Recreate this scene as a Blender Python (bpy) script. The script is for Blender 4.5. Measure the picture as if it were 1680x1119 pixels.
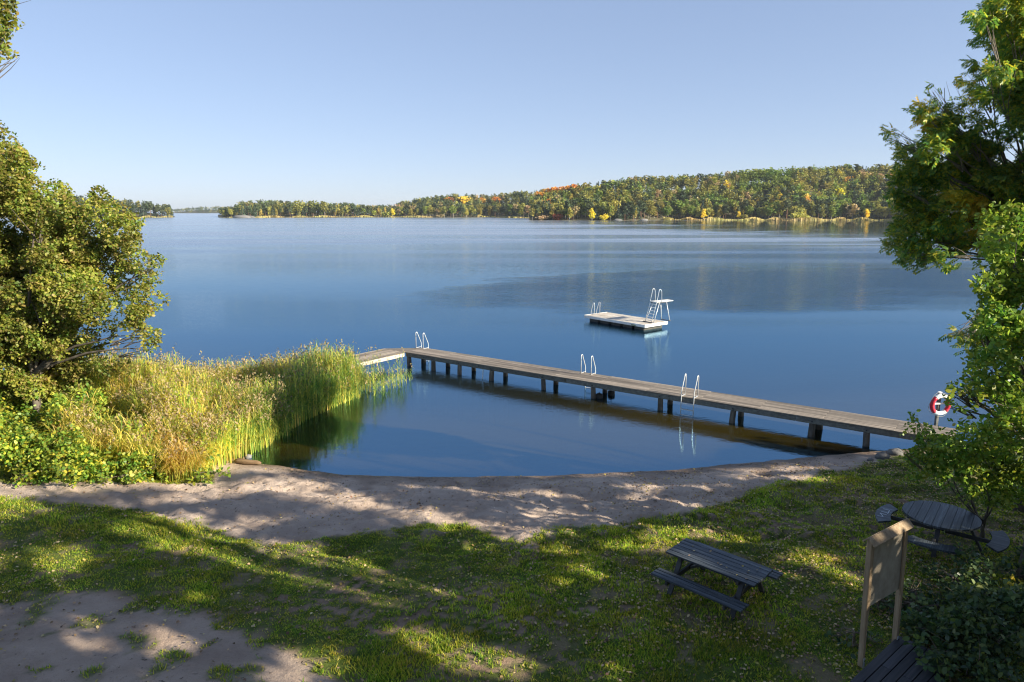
import bpy, math, random
import numpy as np
from mathutils import Vector, Matrix
R = math.radians
rng = np.random.default_rng(7); random.seed(7)
for o in list(bpy.data.objects): bpy.data.objects.remove(o)
SC = bpy.context.scene; COL = SC.collection

# ------------------------------------------------------------------ camera, sky, sun, exposure
CAM_H, FOC, HZ = 8.5, 1120.0, 346.0
PITCH = math.atan((559.5-HZ)/FOC)
cd = bpy.data.cameras.new('camera'); cam = bpy.data.objects.new('camera', cd); COL.objects.link(cam)
cam.location = (0, 0, CAM_H); cam.rotation_euler = (math.pi/2-PITCH, 0, 0)
cd.sensor_width = 36; cd.lens = 36*FOC/1680; cd.clip_start = .1; cd.clip_end = 30000
SC.camera = cam
try: SC.cycles.pixel_filter_type = 'BLACKMAN_HARRIS'; SC.cycles.filter_width = 1.15
except Exception: pass
SUN_EL = 24.0; HAZE = 7e-5
SUN_V = Vector((.90, -.44, 0)).normalized()          # horizontal direction towards the sun
SUN_D = Vector((SUN_V.x*math.cos(R(SUN_EL)), SUN_V.y*math.cos(R(SUN_EL)), math.sin(R(SUN_EL))))
w = bpy.data.worlds.new('World'); SC.world = w; w.use_nodes = True
nt = w.node_tree; bg = nt.nodes['Background']
sky = nt.nodes.new('ShaderNodeTexSky'); sky.sky_type = 'NISHITA'; sky.sun_disc = False
sky.sun_elevation = R(SUN_EL); sky.sun_rotation = math.atan2(SUN_V.x, SUN_V.y)
sky.altitude = 50; sky.air_density = .75; sky.dust_density = .3; sky.ozone_density = 3.0
gm_ = nt.nodes.new('ShaderNodeGamma'); gm_.inputs[1].default_value = .5       # softer contrast between zenith and horizon
tn_ = nt.nodes.new('ShaderNodeMixRGB'); tn_.blend_type = 'MULTIPLY'; tn_.inputs[0].default_value = 1; tn_.inputs[2].default_value = (1.13, 1.18, 1.36, 1)
nt.links.new(sky.outputs[0], gm_.inputs[0]); nt.links.new(gm_.outputs[0], tn_.inputs[1]); nt.links.new(tn_.outputs[0], bg.inputs[0]); bg.inputs[1].default_value = .113
sl = bpy.data.lights.new('sun', 'SUN'); so = bpy.data.objects.new('sun', sl); COL.objects.link(so)
sl.energy = 5.0; sl.angle = R(.45); sl.color = (1, .89, .70)
so.rotation_euler = SUN_D.to_track_quat('Z', 'Y').to_euler(); so.location = (30, -20, 40)
SC.view_settings.view_transform = 'Standard'; SC.view_settings.look = 'None'
SC.view_settings.exposure = 1.3; SC.view_settings.gamma = 1; SC.view_settings.use_curve_mapping = False
try:
    SC.cycles.max_bounces = 8; SC.cycles.transparent_max_bounces = 8; SC.cycles.diffuse_bounces = 3; SC.cycles.glossy_bounces = 3
except Exception: pass

# ------------------------------------------------------------------ survey helpers
cP, sP = math.cos(PITCH), math.sin(PITCH)
def ray(px, py):
    a = (px-840)/FOC; b = (559.5-py)/FOC
    return (a, cP+b*sP, b*cP-sP)
def G(px, py, z=0.):                                  # survey: point at height z seen at this photo position
    d = ray(px, py); t = (z-CAM_H)/d[2]
    return Vector((d[0]*t, d[1]*t, z))
def D(px, py, Y):                                     # survey: point at ground distance Y
    d = ray(px, py); t = Y/d[1]
    return Vector((d[0]*t, Y, CAM_H+d[2]*t))
def proj(x, y, z):
    dz = z-CAM_H; f = y*cP-dz*sP; u = y*sP+dz*cP
    f = np.where(np.abs(f) < .05, .05, f)
    return 840+FOC*x/f, 559.5-FOC*u/f, f
SHX = [-6000, -120, -60, -35, -20, -14, -10.5, -9.26, -6.94, -5.6, -2.77, 1.2, 5.29, 8.63, 11.71, 13.24, 16, 20, 35, 60, 200, 6000]
SHY = [70, 60, 47, 38, 31, 26.5, 23.2, 22.38, 21.65, 21.16, 20.96, 21.11, 21.59, 22.38, 23.11, 23.45, 24.0, 25, 28, 33, 50, 60]
def shore(x): return np.interp(x, SHX, SHY)
def hgt0(x, y):
    d = (shore(x)-y)*.95
    return np.interp(d, [-80, -30, -12, -5, 0, 1.2, 4, 8, 14, 30, 80, 300], [-6, -4.5, -2.4, -.95, 0, .16, .42, .72, .95, 1.3, 3, 5])
def vnoise(x, y, s, seed=0):
    x = np.asarray(x, float)*s+seed*17.3; y = np.asarray(y, float)*s+seed*9.1
    xi = np.floor(x).astype(np.int64); yi = np.floor(y).astype(np.int64); fx = x-xi; fy = y-yi
    fx = fx*fx*(3-2*fx); fy = fy*fy*(3-2*fy)
    def h(a, b):
        n = (a*374761393+b*668265263+seed*1442695) & 0xffffffff
        n = ((n ^ (n >> 13))*1274126177) & 0xffffffff
        return ((n ^ (n >> 16)) & 0xffff)/65535.0
    return (h(xi, yi)*(1-fx)+h(xi+1, yi)*fx)*(1-fy)+(h(xi, yi+1)*(1-fx)+h(xi+1, yi+1)*fx)*fy*1.0
def fbm(x, y, s, seed=0, o=4):
    v = 0; a = 1; t = 0
    for i in range(o):
        v = v+a*vnoise(x, y, s*2**i, seed+i); t += a; a *= .5
    return v/t
EDX = [-200, 0, 100, 200, 290, 340, 440, 500, 600, 700, 770, 820, 860, 900, 1000, 1080, 1150, 1250, 1350, 1430, 1480, 1680, 1900]
EDY = [812, 812, 822, 832, 850, 862, 892, 884, 868, 857, 864, 884, 884, 872, 862, 850, 834, 801, 776, 757, 746, 738, 738]
BAX = [-300, 0, 60, 150, 230, 300, 400, 470, 520, 570, 571]
BAY = [996, 991, 980, 972, 993, 1000, 1032, 1070, 1100, 1135, 3000]
PATCH = [(790, 978, 70, 13), (700, 1000, 40, 9), (1270, 858, 75, 13), (1380, 800, 60, 8), (800, 1085, 75, 22), (890, 1020, 60, 16),
         (650, 1030, 40, 16), (560, 1010, 50, 14), (470, 1000, 40, 12), (1090, 960, 70, 16), (560, 962, 30, 10), (1430, 820, 60, 10),
         (870, 905, 18, 8), (250, 905, 40, 8), (985, 1010, 40, 15), (1180, 850, 30, 6), (1540, 870, 120, 18)]
def grassmask(x, y, z):
    px, py, f = proj(x, y, z)
    n = (fbm(x, y, 1.1, 3, 6)-.5); n2 = fbm(x, y, 2.3, 6, 5)-.5; n3 = fbm(x, y, 9, 16, 3)-.5
    m = (py-np.interp(px, EDX, EDY)+n*26)/7
    b = (np.interp(px, BAX, BAY)-py+n*110)/22
    for cx, cy, rx, ry in PATCH:
        q = ((px-cx)/rx)**2+((py-cy)/ry)**2
        m = np.minimum(m, np.where(q < 5, (q-1.0)*.30+n2*3.0+n3*4.0+.62, 9))
    g = np.clip(np.minimum(m, b)+.3+n3*1.6, 0, 1)
    isl = np.clip((fbm(x, y, 1.9, 55, 5)-.56)*9, 0, .75); g = np.where(py > 930, np.maximum(g, isl), g)
    g = np.where(f < .3, .8, g)
    land = (px < 352-(np.clip(790-py, 0, 60))*.2) & (py < 792+n*10)
    g = g*(1-np.clip(n2*5-.35, 0, .62))
    return np.where(land, .85, g)
def mounds(x, y):
    d = (shore(x)-y)
    a = np.clip((d-.4)/1.5, 0, 1)*np.clip((9-d)/3, 0.15, 1)
    n = (fbm(x*.8, y*1.5, .75, 11, 3)-.5)*.42+(fbm(x, y*1.4, 2.6, 21, 3)-.5)*.27
    pit = np.clip(vnoise(x, y*1.3, .9, 5)-.66, 0, 1)*-.45
    return a*(n+pit*.9)*.95+(1-a)*(fbm(x, y, 2, 9, 2)-.5)*.02
def hgt(x, y): return hgt0(x, y)+mounds(x, y)
def on_ground(px, py):
    p = G(px, py, .6)
    for _ in range(12):
        p = G(px, py, float(hgt(p.x, p.y)))
    return p

# ------------------------------------------------------------------ mesh helpers
def mesh_np(name, V, F, mats, midx=None, smooth=False, attrs=None):
    """V (n,3); F list of (m,k) face arrays"""
    if not isinstance(F, list): F = [F]
    me = bpy.data.meshes.new(name); V = np.asarray(V, np.float32)
    me.vertices.add(len(V)); me.vertices.foreach_set('co', V.ravel())
    li = np.concatenate([f.ravel() for f in F]).astype(np.int32)
    tot = np.concatenate([np.full(len(f), f.shape[1], np.int32) for f in F])
    st = np.concatenate([[0], np.cumsum(tot)[:-1]]).astype(np.int32)
    me.loops.add(len(li)); me.loops.foreach_set('vertex_index', li)
    me.polygons.add(len(tot)); me.polygons.foreach_set('loop_start', st); me.polygons.foreach_set('loop_total', tot)
    for m in (mats if isinstance(mats, (list, tuple)) else [mats]): me.materials.append(m)
    if midx is not None: me.polygons.foreach_set('material_index', np.asarray(midx, np.int32))
    if smooth: me.polygons.foreach_set('use_smooth', np.ones(len(tot), bool))
    me.update(calc_edges=True)
    for k, a in (attrs or {}).items():
        at = me.attributes.new(k, 'FLOAT', 'POINT'); at.data.foreach_set('value', np.asarray(a, np.float32))
    return me
def link(name, me, parent=None, loc=None, rot=None):
    o = bpy.data.objects.new(name, me); COL.objects.link(o)
    if parent is not None: o.parent = parent
    if loc is not None: o.location = loc
    if rot is not None: o.rotation_euler = rot
    return o
def thing(name, label, cat, loc=(0, 0, 0), rz=0, group=None):
    o = bpy.data.objects.new(name, None); COL.objects.link(o); o.empty_display_size = .2
    o.location = loc; o.rotation_euler = (0, 0, rz)
    return tag(o, label, cat, group)
def tag(o, label=None, cat=None, group=None, kind=None):
    if label: o['label'] = label
    if cat: o['category'] = cat
    if group: o['group'] = group
    if kind: o['kind'] = kind
    return o
class MB:
    def __init__(s): s.v = []; s.f = []
    def add(s, vs, fs):
        n = len(s.v); s.v += [tuple(v) for v in vs]; s.f += [tuple(i+n for i in f) for f in fs]; return s
    def box(s, dim, loc=(0, 0, 0), rot=None, bev=0.0):
        dx, dy, dz = [d/2 for d in dim]; M = rot if rot is not None else Matrix.Identity(3)
        b = min(bev, dx*.6, dy*.6, dz*.6)
        if b <= 0:
            vs = [(x*dx, y*dy, z*dz) for z in (-1, 1) for y in (-1, 1) for x in (-1, 1)]
            fs = [(0, 2, 3, 1), (4, 5, 7, 6), (0, 1, 5, 4), (2, 6, 7, 3), (0, 4, 6, 2), (1, 3, 7, 5)]
        else:                                          # chamfered along the four long edges and top/bottom rims
            ring = [(dx-b, -dy), (dx, -dy+b), (dx, dy-b), (dx-b, dy), (-dx+b, dy), (-dx, dy-b), (-dx, -dy+b), (-dx+b, -dy)]
            ins = [(dx-b, -dy+b)]*2+[(dx-b, dy-b)]*2+[(-dx+b, dy-b)]*2+[(-dx+b, -dy+b)]*2
            vs = [(x, y, -dz+b) for x, y in ring]+[(x, y, dz-b) for x, y in ring]
            c = [(dx-b, -dy+b), (dx-b, dy-b), (-dx+b, dy-b), (-dx+b, -dy+b)]
            vs += [(x, y, dz) for x, y in c]+[(x, y, -dz) for x, y in c]
            fs = [(i, (i+1) % 8, 8+(i+1) % 8, 8+i) for i in range(8)]
            for k in range(4):
                a, b2, nx = 8+2*k, 8+2*k+1, 8+(2*k+2) % 8
                fs += [(a, b2, 16+k), (b2, nx, 16+(k+1) % 4, 16+k)]
                a, b2, nx = 2*k, 2*k+1, (2*k+2) % 8
                fs += [(b2, a, 20+k), (nx, b2, 20+k, 20+(k+1) % 4)]
            fs += [(16, 17, 18, 19), (23, 22, 21, 20)]
        L = Vector(loc)
        return s.add([M @ Vector(v)+L for v in vs], fs)
    def bar(s, a, b, wd, ht, up=(0, 0, 1), bev=0.0):
        a = Vector(a); b = Vector(b); d = b-a; L = d.length; d.normalize()
        u = Vector(up); sd = u.cross(d).normalized(); u = d.cross(sd)
        M = Matrix((d, sd, u)).transposed()
        return s.box((L, wd, ht), (a+b)/2, M, bev)
    def tube(s, pts, r, n=8, cap=True):
        pts = [Vector(p) for p in pts]; rs = r if isinstance(r, (list, tuple)) else [r]*len(pts)
        base = len(s.v); pu = None
        for i, p in enumerate(pts):
            t = (pts[min(i+1, len(pts)-1)]-pts[max(i-1, 0)]).normalized()
            if pu is None: pu = t.orthogonal().normalized()
            pu = (pu-t*pu.dot(t)).normalized(); q = t.cross(pu)
            for k in range(n):
                a = 2*math.pi*k/n; s.v.append(tuple(p+(pu*math.cos(a)+q*math.sin(a))*rs[i]))
        for i in range(len(pts)-1):
            for k in range(n):
                a = base+i*n+k; b = base+i*n+(k+1) % n; s.f.append((a, b, b+n, a+n))
        if cap:
            s.f.append(tuple(base+k for k in range(n))[::-1]); s.f.append(tuple(base+(len(pts)-1)*n+k for k in range(n)))
        return s
    def mesh(s, name, m, smooth=False):
        me = bpy.data.meshes.new(name); me.from_pydata(s.v, [], s.f); me.materials.append(m)
        if smooth: me.polygons.foreach_set('use_smooth', [True]*len(s.f))
        me.update(); return me
    def build(s, name, m, parent=None, smooth=False): return link(name, s.mesh(name, m, smooth), parent)

# ------------------------------------------------------------------ materials
def newmat(name):
    m = bpy.data.materials.new(name); m.use_nodes = True; t = m.node_tree; t.nodes.clear()
    out = t.nodes.new('ShaderNodeOutputMaterial')
    def N(typ, **kw):
        n = t.nodes.new('ShaderNode'+typ)
        for k, v in kw.items():
            if k.startswith('i_'):
                kk = k[2:]; kk = int(kk) if kk.isdigit() else kk.replace('_', ' ')
                n.inputs[kk].default_value = v
            else: setattr(n, k, v)
        return n
    return m, t, out, N, t.links.new
def c4(c): return (c[0], c[1], c[2], 1)
def ramp(N, stops, interp='LINEAR'):
    r = N('ValToRGB'); r.color_ramp.interpolation = interp; e = r.color_ramp.elements
    while len(e) < len(stops): e.new(.5)
    for i, (p, c) in enumerate(stops): e[i].position = p; e[i].color = c4(c)
    return r
def surf(name, cols, scale=6, stretch=(1, 1, 1), rough=.8, bump=.3, bdist=.01, metal=0, objvar=.25, detail=8):
    m, t, out, N, L = newmat(name)
    tc = N('TexCoord'); mp = N('Mapping'); mp.inputs['Scale'].default_value = stretch
    oi = N('ObjectInfo'); L(tc.outputs['Object'], mp.inputs['Vector'])
    add = N('VectorMath', operation='ADD'); mul = N('VectorMath', operation='SCALE'); mul.inputs[0].default_value = (37, 11, 23)
    L(oi.outputs['Random'], mul.inputs['Scale']); L(mp.outputs[0], add.inputs[0]); L(mul.outputs[0], add.inputs[1])
    n1 = N('TexNoise', i_Scale=scale, i_Detail=detail, i_Roughness=.65); L(add.outputs[0], n1.inputs['Vector'])
    k = len(cols); r = ramp(N, [(.28+.44*i/(max(k-1, 1)), c) for i, c in enumerate(cols)]); L(n1.outputs[0], r.inputs[0])
    hs = N('HueSaturation'); mr = N('MapRange', i_3=1-objvar, i_4=1+objvar); L(oi.outputs['Random'], mr.inputs[0])
    L(mr.outputs[0], hs.inputs['Value']); L(r.outputs[0], hs.inputs['Color'])
    p = N('BsdfPrincipled', i_Roughness=rough, i_Metallic=metal); L(hs.outputs[0], p.inputs['Base Color'])
    if bump:
        b = N('Bump', i_Strength=bump, i_Distance=bdist); L(n1.outputs[0], b.inputs['Height']); L(b.outputs[0], p.inputs['Normal'])
    L(p.outputs[0], out.inputs[0]); return m
GAIN = 1.55
def leafmat(name, cols, trans=.35, nscale=.35, nvar=.35, rough=.5, tgain=1.5, tree=False):
    m, t, out, N, L = newmat(name)
    g = N('NewGeometry'); k = len(cols); cols = [tuple(min(.75, v*GAIN) for v in c) for c in cols]
    r = ramp(N, [(i/max(k-1, 1), c) for i, c in enumerate(cols)]); L(g.outputs['Random Per Island'], r.inputs[0])
    tc = N('TexCoord'); oi = N('ObjectInfo')
    if tree:                                           # mostly one tone per tree
        at = N('Attribute', attribute_name='tv'); a1 = N('Math', operation='ADD'); L(at.outputs['Fac'], a1.inputs[0]); L(oi.outputs['Random'], a1.inputs[1])
        f1 = N('Math', operation='FRACT'); L(a1.outputs[0], f1.inputs[0]); m1 = N('Math', operation='MULTIPLY', i_1=.68); L(f1.outputs[0], m1.inputs[0])
        m2 = N('Math', operation='MULTIPLY_ADD', i_1=.32); L(g.outputs['Random Per Island'], m2.inputs[0]); L(m1.outputs[0], m2.inputs[2]); L(m2.outputs[0], r.inputs[0])
    n = N('TexNoise', i_Scale=nscale, i_Detail=3); ad = N('VectorMath', operation='ADD')
    L(tc.outputs['Object'], ad.inputs[0]); L(oi.outputs['Location'], ad.inputs[1]); L(ad.outputs[0], n.inputs['Vector'])
    mr = N('MapRange', i_1=.3, i_2=.7, i_3=1-nvar, i_4=1+nvar); L(n.outputs[0], mr.inputs[0])
    hs = N('HueSaturation'); L(mr.outputs[0], hs.inputs['Value']); L(r.outputs[0], hs.inputs['Color'])
    mh = N('MapRange', i_1=.3, i_2=.7, i_3=.53, i_4=.475); n2 = N('TexNoise', i_Scale=nscale*1.7, i_Detail=2); L(ad.outputs[0], n2.inputs['Vector'])
    L(n2.outputs[0], mh.inputs[0]); L(mh.outputs[0], hs.inputs['Hue'])
    p = N('BsdfPrincipled', i_Roughness=rough); p.inputs['Specular IOR Level'].default_value = .3
    L(hs.outputs[0], p.inputs['Base Color'])
    tr = N('BsdfTranslucent'); gm = N('MixRGB', blend_type='MULTIPLY', i_0=1.0); gm.inputs[2].default_value = (tgain, tgain, tgain*.6, 1)
    L(hs.outputs[0], gm.inputs[1]); L(gm.outputs[0], tr.inputs[0])
    mx = N('MixShader', i_0=trans); L(p.outputs[0], mx.inputs[1]); L(tr.outputs[0], mx.inputs[2]); L(mx.outputs[0], out.inputs[0])
    return m
M = {}
M['bark'] = surf('bark', [(.05, .04, .03), (.13, .11, .09), (.2, .18, .15)], 5, (1, 1, .25), .9, .6, .03)
M['birch_bark'] = surf('birch_bark', [(.2, .18, .15), (.5, .47, .43)], 3, (1, 1, 2), .8, .2)
M['pine_bark'] = surf('pine_bark', [(.1, .06, .04), (.28, .15, .09)], 3, (1, 1, .4), .9, .4)
M['twig'] = surf('twig', [(.09, .065, .045), (.18, .14, .1)], 9, (1, 1, 1), .9, .3)
M['deckwood'] = surf('weathered_plank', [(.07, .06, .052), (.20, .17, .14), (.36, .31, .25)], 2.2, (.30, 9, 9), .75, .6, .008, objvar=.42)
M['beamwood'] = surf('weathered_beam', [(.06, .06, .055), (.12, .12, .11), (.19, .185, .16)], 2.5, (.4, 5, 5), .85, .5, .008)
M['pile'] = surf('pile_wood', [(.03, .025, .02), (.09, .075, .06), (.2, .18, .15)], 3, (2, 2, .4), .8, .6, .02)
M['tablewood'] = surf('dark_table_wood', [(.010, .014, .020), (.036, .046, .058), (.15, .175, .20)], 3.2, (.35, 10, 10), .5, .5, .004, objvar=.3)
M['tableedge'] = surf('dark_frame_wood', [(.018, .019, .022), (.06, .06, .06)], 4, (1, 1, 1), .7, .4, .004)
M['platwood'] = surf('tarred_plank', [(.012, .013, .018), (.035, .036, .045), (.07, .065, .065)], 3, (.4, 9, 9), .6, .5, .004, objvar=.3)
M['boardwood'] = surf('board_post_wood', [(.19, .13, .075), (.31, .225, .14), (.42, .33, .22)], 2.4, (7, 7, .5), .8, .45, .004, objvar=.15)
M['plywood'] = surf('plywood_sheet', [(.24, .20, .15), (.38, .33, .26), (.48, .43, .35)], 4, (1, 1, .7), .8, .3, .003)
M['steel'] = surf('galvanised_steel', [(.48, .5, .52), (.68, .7, .71)], 8, (1, 1, 1), .35, .05, .001, metal=.35, objvar=.05)
M['darksteel'] = surf('dark_steel', [(.03, .03, .035), (.06, .06, .065)], 8, (1, 1, 1), .5, .05, .001, metal=.5)
M['rafttop'] = surf('raft_deck', [(.30, .24, .17), (.50, .45, .38), (.66, .63, .58)], 1.1, (.5, 2, 3), .75, .3, .004, objvar=.16)
M['raftside'] = surf('raft_edge', [(.58, .56, .52), (.78, .77, .74)], 3, (1, 1, 1), .7, .3, .004, objvar=.05)
M['raftdark'] = surf('raft_float', [(.03, .03, .028), (.08, .075, .06)], 3, (1, 1, 1), .7, .3)
M['red'] = surf('red_plastic', [(.42, .012, .03), (.5, .02, .045)], 9, (1, 1, 1), .4, .05, .001, objvar=0)
M['white'] = surf('white_plastic', [(.72, .72, .7), (.8, .8, .78)], 9, (1, 1, 1), .45, .05, .001, objvar=0)
M['rope'] = surf('rope', [(.35, .35, .33), (.5, .5, .48)], 20, (1, 1, 1), .8, 0)
M['rubber'] = surf('black_rubber', [(.012, .012, .014), (.03, .03, .03)], 9, (1, 1, 1), .6, .2)
M['rock'] = surf('rock', [(.07, .07, .07), (.15, .145, .14), (.22, .21, .20)], 3, (1, 1, 1), .9, .8, .03)
M['log'] = surf('log', [(.1, .06, .03), (.24, .16, .09)], 3, (.4, 4, 4), .85, .6, .01)
M['chalk'] = surf('white_scrawl', [(.5, .55, .6), (.6, .62, .65)], 9, (1, 1, 1), .8, 0)

# ground material
def ground_mat():
    m, t, out, N, L = newmat('sand_and_turf')
    at = N('Attribute', attribute_name='grass'); wt = N('Attribute', attribute_name='wet'); fl = N('Attribute', attribute_name='litter')
    tc = N('TexCoord')
    n1 = N('TexNoise', i_Scale=.9, i_Detail=6, i_Roughness=.6); L(tc.outputs['Object'], n1.inputs['Vector'])
    n2 = N('TexNoise', i_Scale=38., i_Detail=4, i_Roughness=.7); L(tc.outputs['Object'], n2.inputs['Vector'])
    n3 = N('TexNoise', i_Scale=7., i_Detail=7, i_Roughness=.68); L(tc.outputs['Object'], n3.inputs['Vector'])
    sand = ramp(N, [(.25, (.31, .235, .19)), (.5, (.44, .35, .285)), (.75, (.55, .445, .37))]); L(n1.outputs[0], sand.inputs[0])
    sp = ramp(N, [(.30, (.55, .5, .46)), (.42, (1, 1, 1)), (.7, (1.0, 1.0, 1.0)), (.8, (1.2, 1.2, 1.2))]); L(n2.outputs[0], sp.inputs[0])
    mu = N('MixRGB', blend_type='MULTIPLY', i_0=.7); L(sand.outputs[0], mu.inputs[1]); L(sp.outputs[0], mu.inputs[2])
    deb = ramp(N, [(.60, (0, 0, 0)), (.68, (1, 1, 1))]); L(n3.outputs[0], deb.inputs[0])   # bits of bark and leaf crumbs
    dm = N('Math', operation='MULTIPLY'); L(deb.outputs[0], dm.inputs[0]); L(fl.outputs['Fac'], dm.inputs[1])
    md = N('MixRGB'); md.inputs[2].default_value = (.06, .045, .03, 1); L(dm.outputs[0], md.inputs[0]); L(mu.outputs[0], md.inputs[1])
    wet = N('MixRGB', blend_type='MULTIPLY'); wet.inputs[2].default_value = (.42, .38, .34, 1); L(wt.outputs['Fac'], wet.inputs[0]); L(md.outputs[0], wet.inputs[1])
    so_ = N('Attribute', attribute_name='soil'); ms_ = N('MixRGB', blend_type='MULTIPLY'); ms_.inputs[2].default_value = (.60, .53, .46, 1)
    L(so_.outputs['Fac'], ms_.inputs[0]); L(wet.outputs[0], ms_.inputs[1]); wet = ms_
    tf = ramp(N, [(.3, (.045, .075, .012)), (.5, (.085, .12, .022)), (.62, (.12, .13, .035)), (.75, (.17, .14, .07))])
    n4 = N('TexNoise', i_Scale=2.4, i_Detail=8, i_Roughness=.72); L(tc.outputs['Object'], n4.inputs['Vector']); L(n4.outputs[0], tf.inputs[0])
    mg = N('MixRGB'); L(at.outputs['Fac'], mg.inputs[0]); L(wet.outputs[0], mg.inputs[1]); L(tf.outputs[0], mg.inputs[2])
    p = N('BsdfPrincipled'); L(mg.outputs[0], p.inputs['Base Color'])
    rr = N('MapRange', i_3=.95, i_4=.45); L(wt.outputs['Fac'], rr.inputs[0]); L(rr.outputs[0], p.inputs['Roughness'])
    p.inputs['Specular IOR Level'].default_value = .2
    ba = N('Math', operation='MULTIPLY_ADD', i_1=.25); L(n2.outputs[0], ba.inputs[0]); L(n3.outputs[0], ba.inputs[2])
    b = N('Bump', i_Strength=1.0, i_Distance=.07); L(ba.outputs[0], b.inputs['Height']); L(b.outputs[0], p.inputs['Normal'])
    L(p.outputs[0], out.inputs[0]); return m
def grow(a, b, step, far_lo, far_hi, k=1.28):
    c = list(np.arange(a, b+1e-6, step)); s = step
    while c[-1] < far_hi: s *= k; c.append(c[-1]+s)
    s = step
    while c[0] > far_lo: s *= k; c.insert(0, c[0]-s)
    return np.array(c)
gx = grow(-16, 15, .085, -4000, 4000, 1.25); gy = grow(8.6, 24.5, .07, -250, 8000, 1.25)
def grid_faces(nx, ny):
    i = np.arange(nx*ny).reshape(ny, nx)
    return np.stack([i[:-1, :-1], i[:-1, 1:], i[1:, 1:], i[1:, :-1]], -1).reshape(-1, 4)
X, Y = np.meshgrid(gx, gy); X = X.ravel(); Y = Y.ravel(); Z = hgt(X, Y)
GM = grassmask(X, Y, Z)
pxs, pys, _f = proj(X, Y, Z); SOIL = np.clip((pys-np.interp(pxs, EDX, EDY))/25, 0, 1)*np.clip((np.interp(pxs, BAX, BAY)-pys)/30+.6, .35, 1)
WET = np.clip((.10-Z)/.09+(fbm(X, Y, 1.2, 31, 3)-.5)*.9, 0, 1)
pxg, pyg, _ = proj(X, Y, Z)
LIT = np.clip(.55+.8*(fbm(X, Y, .5, 41, 3)-.5)*2+np.clip(.12-Z, 0, .1)*3, 0, 1)
gnd = link('ground', mesh_np('ground', np.stack([X, Y, Z], 1), grid_faces(len(gx), len(gy)), ground_mat(), smooth=True,
           attrs={'grass': GM, 'wet': WET, 'litter': LIT, 'soil': SOIL}))
tag(gnd, 'sandy beach running up into a leaf-strewn lawn', kind='structure')

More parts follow.
